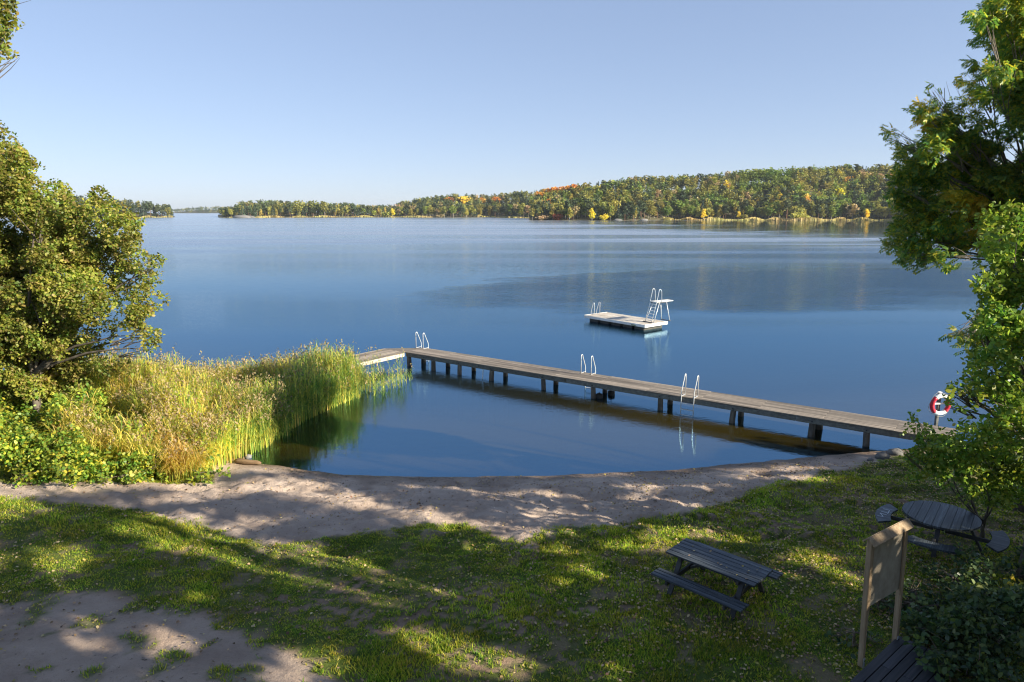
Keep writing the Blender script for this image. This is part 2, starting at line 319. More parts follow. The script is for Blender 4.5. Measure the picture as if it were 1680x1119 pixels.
# ------------------------------------------------------------------ water
def water_mat():
    m, t, out, N, L = newmat('lake_water')
    tc = N('TexCoord')
    def noise(sc, scale, det=2, rot=0, w=0.0):
        mp = N('Mapping'); mp.inputs['Scale'].default_value = sc; mp.inputs['Rotation'].default_value = (0, 0, rot)
        mp.inputs['Location'].default_value = (w, w*1.7, 0)
        n = N('TexNoise', i_Scale=scale, i_Detail=det, i_Roughness=.5); L(tc.outputs['Object'], mp.inputs['Vector']); L(mp.outputs[0], n.inputs['Vector']); return n
    fine = noise((1, 1.6, 1), 5.5, 3, .4); mid = noise((.55, 1.7, 1), 1.3, 2, -.12); 
    band = noise((.0035, .035, 1), 1.0, 3, .05, 3.0)
    sx = N('SeparateXYZ'); L(tc.outputs['Object'], sx.inputs[0])
    def M_(op, a, b=None, c=None, clamp=False):
        n = N('Math', operation=op, use_clamp=clamp)
        for i, v in enumerate((a, b, c)):
            if v is None: continue
            if isinstance(v, (int, float)): n.inputs[i].default_value = v
            else: L(v, n.inputs[i])
        return n.outputs[0]
    # breeze patch on the water round the raft: an ellipse in the lake plane with a ragged rim
    wob = noise((.06, .12, 1), 1.0, 4, 0, 9.0)
    wv = M_('MULTIPLY', M_('SUBTRACT', wob.outputs[0], .5), 2.6)
    def ell(cx, cy, ax, ay, sh):
        ux = M_('DIVIDE', M_('SUBTRACT', sx.outputs[0], cx), ax)
        yy = M_('SUBTRACT', sx.outputs[1], M_('MULTIPLY_ADD', M_('SUBTRACT', sx.outputs[0], cx), sh, cy))
        uy = M_('DIVIDE', yy, ay)
        d = M_('ADD', M_('ADD', M_('MULTIPLY', ux, ux), M_('MULTIPLY', uy, uy)), wv)
        return M_('SUBTRACT', 1.35, d, clamp=True)
    breeze = M_('MAXIMUM', ell(32, 82, 38, 19, .28), ell(85, 135, 60, 26, -.05))
    bandm = N('MapRange', i_1=.47, i_2=.60, i_3=0.0, i_4=1.0); L(band.outputs[0], bandm.inputs[0])
    bay = N('MapRange', i_1=58.0, i_2=110.0, i_3=0.0, i_4=1.0); L(sx.outputs[1], bay.inputs[0])
    h1 = M_('MULTIPLY', fine.outputs[0], M_('MULTIPLY_ADD', breeze, .030, .0012))
    h2 = M_('MULTIPLY', mid.outputs[0], M_('MULTIPLY_ADD', breeze, .085, M_('MULTIPLY_ADD', bay.outputs[0], .030, .0042)))
    h3 = M_('MULTIPLY', fine.outputs[0], M_('MULTIPLY_ADD', bandm.outputs[0], .012, .001))
    H = M_('ADD', M_('ADD', h1, h2), h3)
    b = N('Bump', i_Strength=1.0, i_Distance=1.0); L(H, b.inputs['Height'])
    far = N('MapRange', i_1=60.0, i_2=190.0, i_3=0.0, i_4=1.0); L(sx.outputs[1], far.inputs[0])
    lee = ell(250, 420, 175, 300, 0)                  # sheltered water under the hill stays smoother
    open_ = M_('MULTIPLY', far.outputs[0], M_('SUBTRACT', 1.0, M_('MULTIPLY', lee, .95)))
    open_ = M_('MULTIPLY', open_, M_('MULTIPLY_ADD', bandm.outputs[0], .6, .5))
    ro = M_('ADD', M_('MULTIPLY_ADD', open_, .31, .015), M_('MULTIPLY', breeze, .045))
    fr = N('Fresnel', i_IOR=4.6); L(b.outputs[0], fr.inputs['Normal'])
    gl = N('BsdfGlossy', i_Roughness=.02); gc = ramp(N, [(.40, (.42, .73, 1)), (.56, (.70, .88, 1)), (.72, (.98, 1, 1))]); L(fr.outputs[0], gc.inputs[0]); L(gc.outputs[0], gl.inputs['Color']); L(b.outputs[0], gl.inputs['Normal']); L(ro, gl.inputs['Roughness'])
    dp = N('Attribute', attribute_name='depth')
    al = M_('SUBTRACT', 1.0, M_('POWER', 2.718, M_('MULTIPLY', dp.outputs['Fac'], -1.7)), clamp=True)
    df = N('BsdfDiffuse'); 
    dc = ramp(N, [(0, (.08, .06, .018)), (.10, (.062, .047, .007)), (.30, (.044, .034, .006)), (.5, (.020, .018, .006)), (1, (.006, .018, .03))])
    dd = N('MapRange', i_1=0.0, i_2=3.2); L(dp.outputs['Fac'], dd.inputs[0]); L(dd.outputs[0], dc.inputs[0]); L(dc.outputs[0], df.inputs[0])
    tr = N('BsdfTransparent'); tr.inputs[0].default_value = (.93, .9, .78, 1)
    m1 = N('MixShader'); L(al, m1.inputs[0]); L(tr.outputs[0], m1.inputs[1]); L(df.outputs[0], m1.inputs[2])
    m2 = N('MixShader'); L(fr.outputs[0], m2.inputs[0]); L(m1.outputs[0], m2.inputs[1]); L(gl.outputs[0], m2.inputs[2])
    L(m2.outputs[0], out.inputs[0]); return m
wx = grow(-20, 24, .5, -3700, 3700, 1.25); wy = grow(19, 52, .35, 15, 7600, 1.25)
WX, WY = np.meshgrid(wx, wy); WX = WX.ravel(); WY = WY.ravel()
water = link('lake_water', mesh_np('lake_water', np.stack([WX, WY, WX*0], 1), grid_faces(len(wx), len(wy)), water_mat(),
             attrs={'depth': np.clip(-hgt(WX, WY), 0, 6)}))
tag(water, 'calm blue lake', kind='structure')

# ------------------------------------------------------------------ leaves
LEAF4 = np.array([(0, 0, 0), (.5, .30, .10), (1, 0, 0), (.5, -.30, .10)])
LEAF6 = np.array([(0, 0, 0), (.3, .30, .07), (.72, .28, .06), (1, 0, -.05), (.72, -.28, .06), (.3, -.30, .07)])
SQ = np.array([(-.5, -.5, 0), (.5, -.5, 0), (.5, .5, 0), (-.5, .5, 0)])
def frames(n, up=.5, droop=0., axis=None):
    nn = rng.normal(size=(n, 3)); nn /= np.linalg.norm(nn, axis=1)[:, None]
    nn[:, 2] = np.abs(nn[:, 2]) if up > 0 else nn[:, 2]
    nn = nn+np.array([0, 0, up]); nn /= np.linalg.norm(nn, axis=1)[:, None]
    a = rng.normal(size=(n, 3)) if axis is None else axis+rng.normal(size=(n, 3))*.35
    a[:, 2] -= droop
    u = a-nn*np.sum(a*nn, 1)[:, None]; u /= np.linalg.norm(u, axis=1)[:, None]+1e-9
    return u, np.cross(nn, u), nn
def place(c, sz, T, fr):
    u, v, n = fr; k = len(T)
    P = c[:, None, :]+sz[:, None, None]*(T[None, :, 0, None]*u[:, None, :]+T[None, :, 1, None]*v[:, None, :]+T[None, :, 2, None]*n[:, None, :])
    return P.reshape(-1, 3)
def nfaces(n, k, off=0): return np.arange(n*k).reshape(n, k)+off
def blob_points(E, dens, shell=.55, gap=.42, gs=1.2, seed=1):
    """E rows cx,cy,cz,r (or rx,ry,rz). points biased to the outside, with holes from noise"""
    out = []
    for e in E:
        c = np.array(e[:3]); r = np.array([e[3]]*3 if len(e) == 4 else e[3:6])
        n = max(8, int(dens*4.19*r[0]*r[1]*r[2]))
        d = rng.normal(size=(n, 3)); d /= np.linalg.norm(d, axis=1)[:, None]
        rr = rng.random(n)**(1/3.)*(1-shell)+shell*rng.random(n)**.2
        wob = 1+.35*(vnoise(d[:, 0]*2+c[0], d[:, 1]*2+d[:, 2]*2.3+c[2], 1.3, seed)-.5)
        Q = c+d*(rr*wob)[:, None]*r; R3 = float(r.mean())
        for ax in range(3):                            # break the ball up into twig-sized tufts
            Q[:, ax] += R3*.75*(vnoise(Q[:, (ax+1) % 3]/R3*1.4+ax*7.7+c[0], Q[:, (ax+2) % 3]/R3*1.4+c[2]*1.7, 1.0, seed+ax)-.5)
        out.append(Q)
    P = np.concatenate(out)
    q = vnoise(P[:, 0]+P[:, 2]*.7, P[:, 1]-P[:, 2]*.8, gs, seed+3)*.6+vnoise(P[:, 2]+P[:, 0]*.4, P[:, 0]-P[:, 1]*.5, gs*2.1, seed+8)*.4
    return P[q > gap]

# ------------------------------------------------------------------ far shores
FM = {
 'pine':   leafmat('pine_needles', [(0.034, 0.055, 0.032), (0.057, 0.076, 0.034), (0.086, 0.101, 0.046)], .1, .02, .3, .8, tree=True),
 'spruce': leafmat('spruce_needles', [(0.023, 0.039, 0.028), (0.041, 0.060, 0.034)], .1, .02, .25, .8, tree=True),
 'olive':  leafmat('olive_leaves', [(0.109, 0.114, 0.029), (0.169, 0.163, 0.040), (0.228, 0.207, 0.054)], .25, .02, .3, .7, tree=True),
 'green':  leafmat('oak_leaves', [(0.065, 0.099, 0.020), (0.109, 0.148, 0.028), (0.169, 0.187, 0.034)], .25, .02, .3, .7, tree=True),
 'birch':  leafmat('birch_leaves', [(0.148, 0.138, 0.034), (0.218, 0.187, 0.049), (0.277, 0.228, 0.059)], .3, .02, .3, .7, tree=True),
 'yellow': leafmat('yellow_leaves', [(.42, .29, .03), (.55, .40, .05), (.5, .34, .05)], .3, .02, .15, .7, tree=True),
 'orange': leafmat('orange_leaves', [(.34, .14, .03), (.45, .22, .05), (.38, .18, .05)], .3, .02, .2, .7, tree=True),
 'red':    leafmat('russet_leaves', [(.20, .05, .025), (.28, .09, .04)], .3, .02, .2, .7, tree=True),
 'brown':  leafmat('fading_leaves', [(.22, .16, .09), (.30, .22, .12), (.26, .2, .12)], .2, .02, .2, .8, tree=True),
}
def crown_proto(kind, nq, seed):
    """unit-height tree: returns crown verts (4 per quad)"""
    global rng
    keep = rng; rng = np.random.default_rng(seed)
    if kind == 'spruce':
        z = rng.random(nq)**1.3*.93+.05; a = rng.random(nq)*6.28; r = (1-z)*.26*(.55+.45*rng.random(nq)); tier = .03*np.sin(z*60)
        P = np.stack([np.cos(a)*(r+tier*(1-z)), np.sin(a)*(r+tier*(1-z)), z], 1); s = .04+.05*rng.random(nq)*(1.2-z); up = .3
    elif kind == 'pine':
        E = []
        for i in range(8):
            z = .5+.44*i/7; q = rng.random()*6.28; rr = .13*rng.random()*(1.25-z)*1.6
            E.append((math.cos(q)*rr, math.sin(q)*rr, z, .10+.05*rng.random(), .10+.05*rng.random(), .055+.03*rng.random()))
        P = blob_points(E, nq/8/(4.19*.12*.12*.07), .5, .15, 8, seed); s = .045+.04*rng.random(len(P)); up = .4
    elif kind == 'shrub':
        E = [(rng.normal()*.25, rng.normal()*.25, .35+rng.random()*.25, .32) for i in range(5)]
        P = blob_points(E, nq/5/(4.19*.32**3), .5, .15, 4, seed); s = .11+.08*rng.random(len(P)); up = .3
    elif kind == 'round':
        E = []
        for i in range(11):
            q = rng.random()*6.28; rr = .22*math.sqrt(rng.random()); z = .38+.46*rng.random()
            E.append((math.cos(q)*rr, math.sin(q)*rr, z, .13+.05*rng.random()))
        E.append((0, 0, .6, .26, .26, .3))
        P = blob_points(E, nq/12/(4.19*.15**3), .5, .2, 6, seed)[:int(nq*1.3)]; s = .04+.045*rng.random(len(P)); up = .3
    else:                                              # slender birch-like crown
        E = []
        for i in range(10):
            q = rng.random()*6.28; z = .26+.66*i/9; w_ = .17*math.sin(min(1, (1.02-z)*1.9)*1.57)
            rr = w_*.6*rng.random(); E.append((math.cos(q)*rr, math.sin(q)*rr, z, .06+w_*.5, .06+w_*.5, .09))
        P = blob_points(E, nq/10/(4.19*.11*.11*.09), .5, .2, 7, seed)[:int(nq*1.3)]; s = .035+.04*rng.random(len(P)); up = .2
    V = place(P, s, SQ, frames(len(P), up)); rng = keep
    return V.astype(np.float32)
def trunk_proto(kind):
    b = MB(); top = {'spruce': .9, 'pine': .86, 'round': .62, 'birch': .85, 'shrub': .4}[kind]; r = {'shrub': .03, 'round': .028}.get(kind, .017)
    b.tube([(0, 0, -.06), (.006, 0, top*.5), (0, .005, top)], [r, r*.75, r*.3], 5)
    return b
PROTO = {k: [crown_proto(k, 230, 10*i+j) for j in range(3)] for i, k in enumerate(['spruce', 'pine', 'round', 'birch', 'shrub'])}
LOW = {k: [crown_proto(k, 120, 200+10*i+j) for j in range(3)] for i, k in enumerate(['spruce', 'pine', 'round', 'birch', 'shrub'])}
MC = {}
def crown_mesh(kind, colr, j):
    key = (kind, colr, j)
    if key not in MC:
        V = PROTO[kind][j]; MC[key] = mesh_np('crown', V, nfaces(len(V)//4, 4), FM[colr])
    return MC[key]
TM = {}
def trunk_mesh(kind):
    if kind not in TM: TM[kind] = trunk_proto(kind).mesh('trunk', M['birch_bark'] if kind == 'birch' else M['pine_bark'] if kind == 'pine' else M['bark'])
    return TM[kind]
KNAME = {'spruce': 'spruce_tree', 'pine': 'pine_tree', 'round': 'broadleaf_tree', 'birch': 'birch_tree', 'shrub': 'shoreline_bush'}
def far_tree(kind, colr, p, h, label, group=None, wd=1.):
    t = thing(KNAME[kind], label, 'bush' if kind == 'shrub' else 'tree', p, random.random()*6.28, group)
    t.scale = (h*wd, h*wd, h)
    link('trunk', trunk_mesh(kind), t); link('crown', crown_mesh(kind, colr, random.randrange(3)), t)
    return t
CN = {'pine': 'dark green', 'spruce': 'dark green', 'olive': 'olive', 'green': 'green', 'birch': 'yellow-green', 'yellow': 'bright yellow', 'orange': 'orange', 'red': 'russet', 'brown': 'faded brown'}
def band_terrain(name, label, pts, depth, col_mat, flat=.0):
    """pts: (px, waterline py, hill height, flat shelf m). hill mesh on the ground behind each shore"""
    A = np.array(pts, float); us = np.linspace(A[0, 0], A[-1, 0], 90); vs = np.linspace(0, 1, 26)
    yw = np.interp(us, A[:, 0], A[:, 1]); hh = np.interp(us, A[:, 0], A[:, 2]); sf = np.interp(us, A[:, 0], A[:, 3])
    d0 = np.array([G(u, y).y for u, y in zip(us, yw)])
    rows = []
    for v in vs:
        y = d0+depth*v; x = (us-840)/FOC*(d0*cP+CAM_H*sP)/d0*y if False else (us-840)/(FOC)*y*(1/cP)*.983
        rows.append(np.stack([x, y, shelf(v*depth, hh, sf, depth)], 1))
    V = np.concatenate(rows); n = len(us)
    o = link(name, mesh_np(name, V, grid_faces(n, len(vs)), col_mat, smooth=True)); tag(o, label, kind='structure')
    return A, depth
def shelf(d, hh, sf, depth):
    t = np.clip((d-sf)/(depth*.62), 0, 1); t = t*t*(3-2*t)
    return np.where(d < 2, -1.0+.75*d, .5)+hh*t*(1-.35*np.clip((d-depth*.7)/(depth*.3), 0, 1))
def band_point(A, depth, px, d):
    yw = np.interp(px, A[:, 0], A[:, 1]); y = G(float(px), float(yw)).y+d
    x = (px-840)/FOC*y/cP*.983
    return float(x), float(y), float(shelf(np.array(float(d)), np.interp(px, A[:, 0], A[:, 2]), np.interp(px, A[:, 0], A[:, 3]), depth))
M['hill'] = surf('forest_floor', [(.03, .035, .015), (.07, .065, .03), (.12, .1, .05)], .05, (1, 1, 1), .95, 0, objvar=0)
M['far_reed'] = leafmat('far_reed', [(.21, .17, .07), (.30, .24, .09), (.19, .20, .06)], .15, .03, .35, .8, tree=True)
SHORES = {
 'right': dict(pts=[(868, 361.5, 8, 1), (900, 361.5, 14, 1), (960, 362, 20, 1), (1040, 362, 27, 1), (1100, 361, 30, 5), (1150, 361.5, 32, 16), (1230, 361.5, 37, 16), (1300, 362, 38, 16), (1370, 361.5, 41, 16), (1460, 362, 41, 14), (1560, 364, 38, 10), (1800, 366, 34, 8)], depth=170),
 'middle': dict(pts=[(366, 357, 2, 1), (400, 357.5, 6, 3), (440, 357, 8, 8), (520, 356.5, 6, 9), (600, 356.5, 4, 16), (640, 356.5, 4, 30), (700, 357, 14, 14), (760, 357, 18, 10), (800, 356.5, 18, 20), (870, 358, 22, 16), (960, 359, 24, 30)], depth=260),
 'left': dict(pts=[(-60, 357.5, 16, 3), (120, 357.5, 14, 6), (200, 357.5, 10, 10), (250, 357, 6, 6), (285, 356.8, 1, 2), (296, 356.6, 0, 2)], depth=150),
 'distant': dict(pts=[(285, 349.8, 0, 1), (320, 349.8, 8, 1), (350, 349.8, 13, 1), (400, 349.6, 13, 1), (470, 349.6, 10, 1)], depth=400),
}
LBL = {'right': 'wooded hillside across the lake at right', 'middle': 'low wooded headland in the middle of the far shore', 'left': 'wooded point beyond the left tree', 'distant': 'hazy distant shore in the gap'}
for k, s_ in SHORES.items():
    s_['A'], _ = band_terrain('hill', LBL[k], s_['pts'], s_['depth'], M['hill'])
def pick(shore_):
    r = random.random()
    if shore_ == 'right':
        T = [(.24, 'pine', 'pine'), (.36, 'spruce', 'spruce'), (.50, 'round', 'green'), (.66, 'round', 'olive'), (.79, 'birch', 'olive'), (.88, 'birch', 'birch'), (.94, 'birch', 'green'), (.948, 'birch', 'yellow'), (.975, 'round', 'brown'), (.98, 'round', 'orange'), (1, 'round', 'birch')]
    elif shore_ == 'middle':
        T = [(.42, 'pine', 'pine'), (.62, 'spruce', 'spruce'), (.74, 'round', 'olive'), (.86, 'birch', 'olive'), (.94, 'birch', 'birch'), (.97, 'round', 'green'), (1, 'round', 'brown')]
    else: T = [(.6, 'pine', 'pine'), (.85, 'spruce', 'spruce'), (.95, 'birch', 'olive'), (1, 'round', 'olive')]
    for p_, a, b in T:
        if r <= p_: return a, b
HR = {'pine': (14, 18), 'spruce': (13, 19), 'round': (14, 19), 'birch': (13, 19), 'shrub': (3, 5)}
PLACE = {'right': 'on the hillside wood at right across the lake', 'middle': 'on the low headland in mid far shore', 'left': 'on the wooded point behind the left tree'}
NF = {'right': (210, 1500), 'middle': (170, 900), 'left': (45, 260), 'distant': (0, 420)}
for k, s_ in SHORES.items():
    A, dep = s_['A'], s_['depth']; ni, ns = NF[k]; x0, x1 = A[0, 0]+4, A[-1, 0]-6
    if k == 'right': x1i = 1475
    elif k == 'middle': x1i = 868
    else: x1i = x1
    for i in range(ni):                                # individuals: the front of each wood
        px = x0+(x1i-x0)*(i+random.random())/ni; sf = float(np.interp(px, A[:, 0], A[:, 3]))
        d = sf+2+random.random()**1.3*(26 if k == 'right' else 30)
        kind, colr = pick(k); x, y, z = band_point(A, dep, px, d); h = random.uniform(*HR[kind])*(.85 if d < sf+8 else 1)
        if k == 'left' and px > 270: h *= .75
        if k == 'middle' and px < 400: h *= .62+.38*max(0, (px-366)/34)
        if k == 'middle' and 585 < px < 700: h *= .8
        SP = {'right': [(925, 'by the dark red bush'), (1000, 'near the yellow waterline birch'), (1085, 'above the pale shore rocks'), (1145, 'at the left start of the reed fringe'), (1200, 'between the yellow and golden trees'), (1260, 'over the left half of the reed fringe'), (1330, 'by the break in the reed fringe'), (1400, 'left of the golden orange tree'), (1e9, 'beside the near ash tree')],
              'middle': [(430, 'at the rocky tip of the headland'), (485, 'left of the rounded headland trees'), (545, 'under the rounded headland trees'), (620, 'on the right slope of the headland'), (700, 'behind the reedy flat'), (755, 'behind the islet'), (800, 'behind the white boats'), (1e9, 'above the grassy spit')],
              'left': [(200, 'on the far point behind the left alder'), (250, 'in the middle of the left point'), (1e9, 'at the low end of the left point')]}[k]
        where = next(t2 for lim, t2 in SP if px < lim); lo_, hi_ = HR[kind]; q_ = (h-lo_*.8)/(hi_-lo_*.8)
        lab = f"{'low' if q_ < .35 else 'middling' if q_ < .7 else 'tall'} {CN[colr]} {KNAME[kind].replace('_', ' ')} {where}"
        far_tree(kind, colr, (x, y, z-.3), h, lab, lab.replace('tree', 'trees'), random.uniform(.9, 1.25))
    Vs = []; ms = []; tv = []; keys = list(FM)
    for i in range(ns):
        px = random.uniform(x0, x1); sf = float(np.interp(px, A[:, 0], A[:, 3]))
        dmin = 24 if k != 'distant' else 2
        d = sf+dmin+random.random()**.9*(dep*.68-dmin); x, y, z = band_point(A, dep, px, d)
        kind, colr = pick(k)
        if k == 'right' and 1205 < px < 1290 and d > 70: kind, colr = ('round', 'green')
        h = random.uniform(*HR[kind])*.95; sc = h*random.uniform(1.0, 1.3)
        if k == 'distant': h *= 1.0; sc = h*1.5
        if k == 'middle' and 585 < px < 660: h *= .85
        if k == 'middle' and px < 400: h *= .6
        a = random.random()*6.28; V = LOW[kind][random.randrange(3)]
        if k == 'distant': V = V[:4*60]
        ca, sa = math.cos(a), math.sin(a)
        W = np.stack([(V[:, 0]*ca-V[:, 1]*sa)*sc+x, (V[:, 0]*sa+V[:, 1]*ca)*sc+y, V[:, 2]*h+z-.3], 1)
        Vs.append(W); ms.append(np.full(len(W)//4, keys.index(colr))); tv.append(np.full(len(W), random.random()))
    V = np.concatenate(Vs); o = link('forest', mesh_np('forest', V, nfaces(len(V)//4, 4), [FM[q] for q in keys], np.concatenate(ms), attrs={'tv': np.concatenate(tv)}))
    tag(o, {'right': 'mixed autumn forest climbing the hillside at right', 'middle': 'dark conifer forest behind the low headland', 'left': 'conifer forest on the point at far left', 'distant': 'hazy bluish forest on the most distant shore'}[k], 'forest', kind='stuff')
# trees and bushes one can single out
def single(shore_, px, kind, colr, h, d, label, wd=1.1):
    A, dep = SHORES[shore_]['A'], SHORES[shore_]['depth']; x, y, z = band_point(A, dep, px, d)
    return far_tree(kind, colr, (x, y, z-.3), h, label, None, wd)
single('right', 969, 'birch', 'yellow', 12, 1.5, 'bright yellow birch at the waterline left of the dark pines', 1.5)
single('right', 988, 'shrub', 'yellow', 7, 1.2, 'small yellow sapling at the waterline right of the bright yellow birch', .9)
single('right', 913, 'shrub', 'red', 8, .8, 'dark red bush at the tip of the hillside wood', .9)
single('right', 905, 'birch', 'birch', 13, 1.5, 'yellow-green birch just left of the dark red bush', 1.3)
single('right', 933, 'birch', 'birch', 13, 1.5, 'yellow-green birch just right of the dark red bush', 1.3)
single('right', 888, 'shrub', 'brown', 6, 1, 'brownish bush at the left end of the hillside shore', 1.6)
single('right', 1149, 'birch', 'yellow', 11, 14, 'bright yellow tree behind the reed fringe, leftmost of three', 1.4)
single('right', 1206, 'birch', 'yellow', 9, 12, 'golden yellow tree behind the reed fringe, middle of three', 1.3)
single('right', 1412, 'birch', 'yellow', 11, 11, 'golden orange tree behind the reed fringe, rightmost of three', 1.2)
single('right', 1366, 'round', 'yellow', 16, 60, 'yellow tree halfway up the hillside beside pale birches', 1.0)
single('right', 1315, 'round', 'brown', 16, 45, 'peach coloured tree halfway up the hillside', 1.0)
single('right', 1214, 'shrub', 'olive', 6, 9, 'rounded olive bush behind the reed fringe below the yellow tree', 1.4)
single('right', 1297, 'shrub', 'birch', 8, 8, 'rounded yellow-green bush rising over the reed fringe', 1.3)
single('right', 1313, 'shrub', 'olive', 5, 5, 'low olive bush beside the break in the reed fringe', 1.5)
single('right', 1430, 'round', 'brown', 17, 85, 'pinkish brown tree high on the hillside near the right tree', 1.1)
for i, (px, d, hh) in enumerate([(886, 92, 19), (897, 96, 20), (908, 98, 20), (918, 98, 20), (927, 98, 20), (936, 98, 19), (943, 98, 19)]):
    single('right', px, 'round', 'orange', hh, d, ['leftmost', 'second', 'third', 'middle', 'fifth', 'sixth', 'rightmost'][i]+' orange crown, counted from the left, in the row on the hillside shoulder', 1.15)['group'] = 'row of orange trees on the hillside'
for px, d, c_, lab, kd in [(497, 10, 'birch', 'tall rounded yellow-olive tree, left one of the pair topping the headland', 'round'), (520, 14, 'olive', 'broad rounded olive tree topping the headland', 'round'), (538, 12, 'olive', 'rounded olive tree on the right of the headland high point', 'round')]:
    single('middle', px, kd, c_, 24, d, lab, 1.0)
single('middle', 648, 'birch', 'yellow', 13, 6, 'pale orange-yellow tree on the reedy flat of the middle shore', 1.1)
single('middle', 637, 'shrub', 'olive', 8, 3, 'olive bush at the foot of the pale orange-yellow tree', 1.3)
single('middle', 677, 'birch', 'birch', 13, 8, 'yellow-green tree standing alone on the reedy flat', 1.4)
single('middle', 731, 'round', 'olive', 15, 2, 'olive tree on the islet, left of two', 1.2)
single('middle', 745, 'round', 'green', 17, 3, 'green tree on the islet, right of two', 1.1)
single('middle', 724, 'shrub', 'brown', 6, .5, 'brown bush at the left end of the islet', 1.4)
single('middle', 763, 'round', 'yellow', 19, 105, 'golden crown above the white boats', 1.5)
single('middle', 738, 'round', 'orange', 19, 110, 'rusty crown left of the golden crown', 1.3)
single('middle', 790, 'round', 'orange', 19, 110, 'rust-orange crown right of the golden crown', 1.3)
single('middle', 816, 'round', 'orange', 19, 110, 'red-orange crown above the tan reeds', 1.3)
single('middle', 804, 'birch', 'yellow', 11, 30, 'slim orange-yellow tree just above the tan reeds', 1.3)
# reed fringes of the far shores (stuff)
def fringe(shore_, x0, x1, dlo, dhi, hh, n, label):
    A, dep = SHORES[shore_]['A'], SHORES[shore_]['depth']; P = []; S = []
    for i in range(n):
        px = random.uniform(x0, x1); d = random.uniform(dlo, dhi)
        if (math.sin(px*.7)+math.sin(px*.23+2)) < -1.6: continue
        x, y, z = band_point(A, dep, px, d); P.append((x, y, max(z, 0)*.3)); S.append(hh*random.uniform(.45, 1.1)*(.7+.4*math.sin(px*.13+1.3*math.sin(px*.05))))
    P = np.array(P); S = np.array(S); n = len(P)
    a = rng.random(n)*6.28; w_ = .5*S; dx = np.cos(a)*w_; dy = np.sin(a)*w_*.4; ln = rng.normal(size=n)*.2
    V = np.stack([P+np.stack([-dx, -dy, S*0-.3], 1), P+np.stack([dx, dy, S*0-.3], 1), P+np.stack([dx*.5+ln, dy, S], 1), P+np.stack([-dx*.6+ln, -dy, S*.93], 1)], 1).reshape(-1, 3)
    o = link('reed_fringe', mesh_np('reed_fringe', V, nfaces(n, 4), M['far_reed'])); tag(o, label, 'reeds', kind='stuff')
fringe('right', 1085, 1480, -3, 9, 2.6, 2600, 'pale yellow-green reed fringe along the foot of the hillside')
fringe('middle', 420, 625, -2, 9, 2.2, 1500, 'straw-coloured reed strip below the middle headland')
fringe('middle', 600, 725, 0, 30, 2.2, 1200, 'straw-coloured reed flat right of the headland')
fringe('middle', 786, 812, 8, 26, 4.2, 300, 'tan block of tall reeds beside the white boats')
fringe('middle', 812, 880, -6, 12, 1.6, 900, 'yellow-green grassy spit before the hillside wood')
fringe('left', 190, 292, -2, 8, 2.2, 900, 'orange-straw reed strip below the wooded point at left')
fringe('middle', 368, 395, -1, 3, 1.6, 120, 'thin reed strip at the tip of the headland')
def boat(px, py, L_, label):
    p = G(px, py, .2); t = thing('moored_boat', label, 'boat', (p.x, p.y, 0), random.uniform(-.6, .6))
    b = MB(); n = 7; vs = []; fs = []
    for i in range(n):
        u = i/(n-1)*2-1; w_ = .9*(1-max(0, u)**2.2)*(.85 if u < -.9 else 1)+.02
        vs += [(u*L_/2, -w_, 1.0+.25*max(u, 0)), (u*L_/2, -w_*.55, -.2), (u*L_/2, w_*.55, -.2), (u*L_/2, w_, 1.0+.25*max(u, 0))]
    for i in range(n-1):
        for j in range(3): fs.append((i*4+j, i*4+4+j, i*4+5+j, i*4+1+j))
        fs.append((i*4+3, i*4+7, i*4+4, i*4))
    fs.append((0, 1, 2, 3)); b.add(vs, fs).build('hull', M['white'], t)
    MB().box((L_*.34, 1.3, 1.1), (-.2, 0, 1.6), bev=.15).build('cabin', M['white'], t)
boat(769, 354.2, 7, 'small white boat moored alone at the middle shore')
boat(781, 353.8, 6, 'small white boat at the middle shore, left one of the pair')
boat(785, 353.9, 7, 'small white boat at the middle shore right beside the tan reeds')
def rock_mesh(seed, sx, sy, sz):
    r = np.random.default_rng(seed); me = MB(); n, k = 10, 6; vs = []; fs = []
    for i in range(k):
        th = math.pi*(i+.5)/k
        for j in range(n):
            a = 2*math.pi*j/n; q = 1+.28*(r.random()-.5)
            vs.append((sx*math.sin(th)*math.cos(a)*q, sy*math.sin(th)*math.sin(a)*q, sz*math.cos(th)*q))
    for i in range(k-1):
        for j in range(n): fs.append((i*n+j, (i+1)*n+j, (i+1)*n+(j+1) % n, i*n+(j+1) % n))
    fs.append(tuple(range(n))); fs.append(tuple((k-1)*n+j for j in range(n))[::-1])
    return me.add(vs, fs).mesh('rock', M['rock'], True)
def rock(p, s, seed, label):
    o = link('rock', rock_mesh(seed, *s), None, p); return tag(o, label, 'rock')
for px, dd, lab in [(1010, .5, 'pale shore rock under the dark pines, left of two'), (1052, .5, 'pale shore rock under the dark pines, right of two')]:
    x, y, z = band_point(SHORES['right']['A'], 170, px, dd); rock((x, y-2, .4), (4, 2, 1.3), int(px), lab)
x, y, z = band_point(SHORES['middle']['A'], 260, 405, 1); rock((x, y-2, .6), (11, 4, 3), 5, 'broad grey rock slab at the tip of the headland')
x, y, z = band_point(SHORES['middle']['A'], 260, 418, 1); rock((x, y-2, .5), (7, 4, 2.2), 6, 'paler rock slab just right of the headland rock')

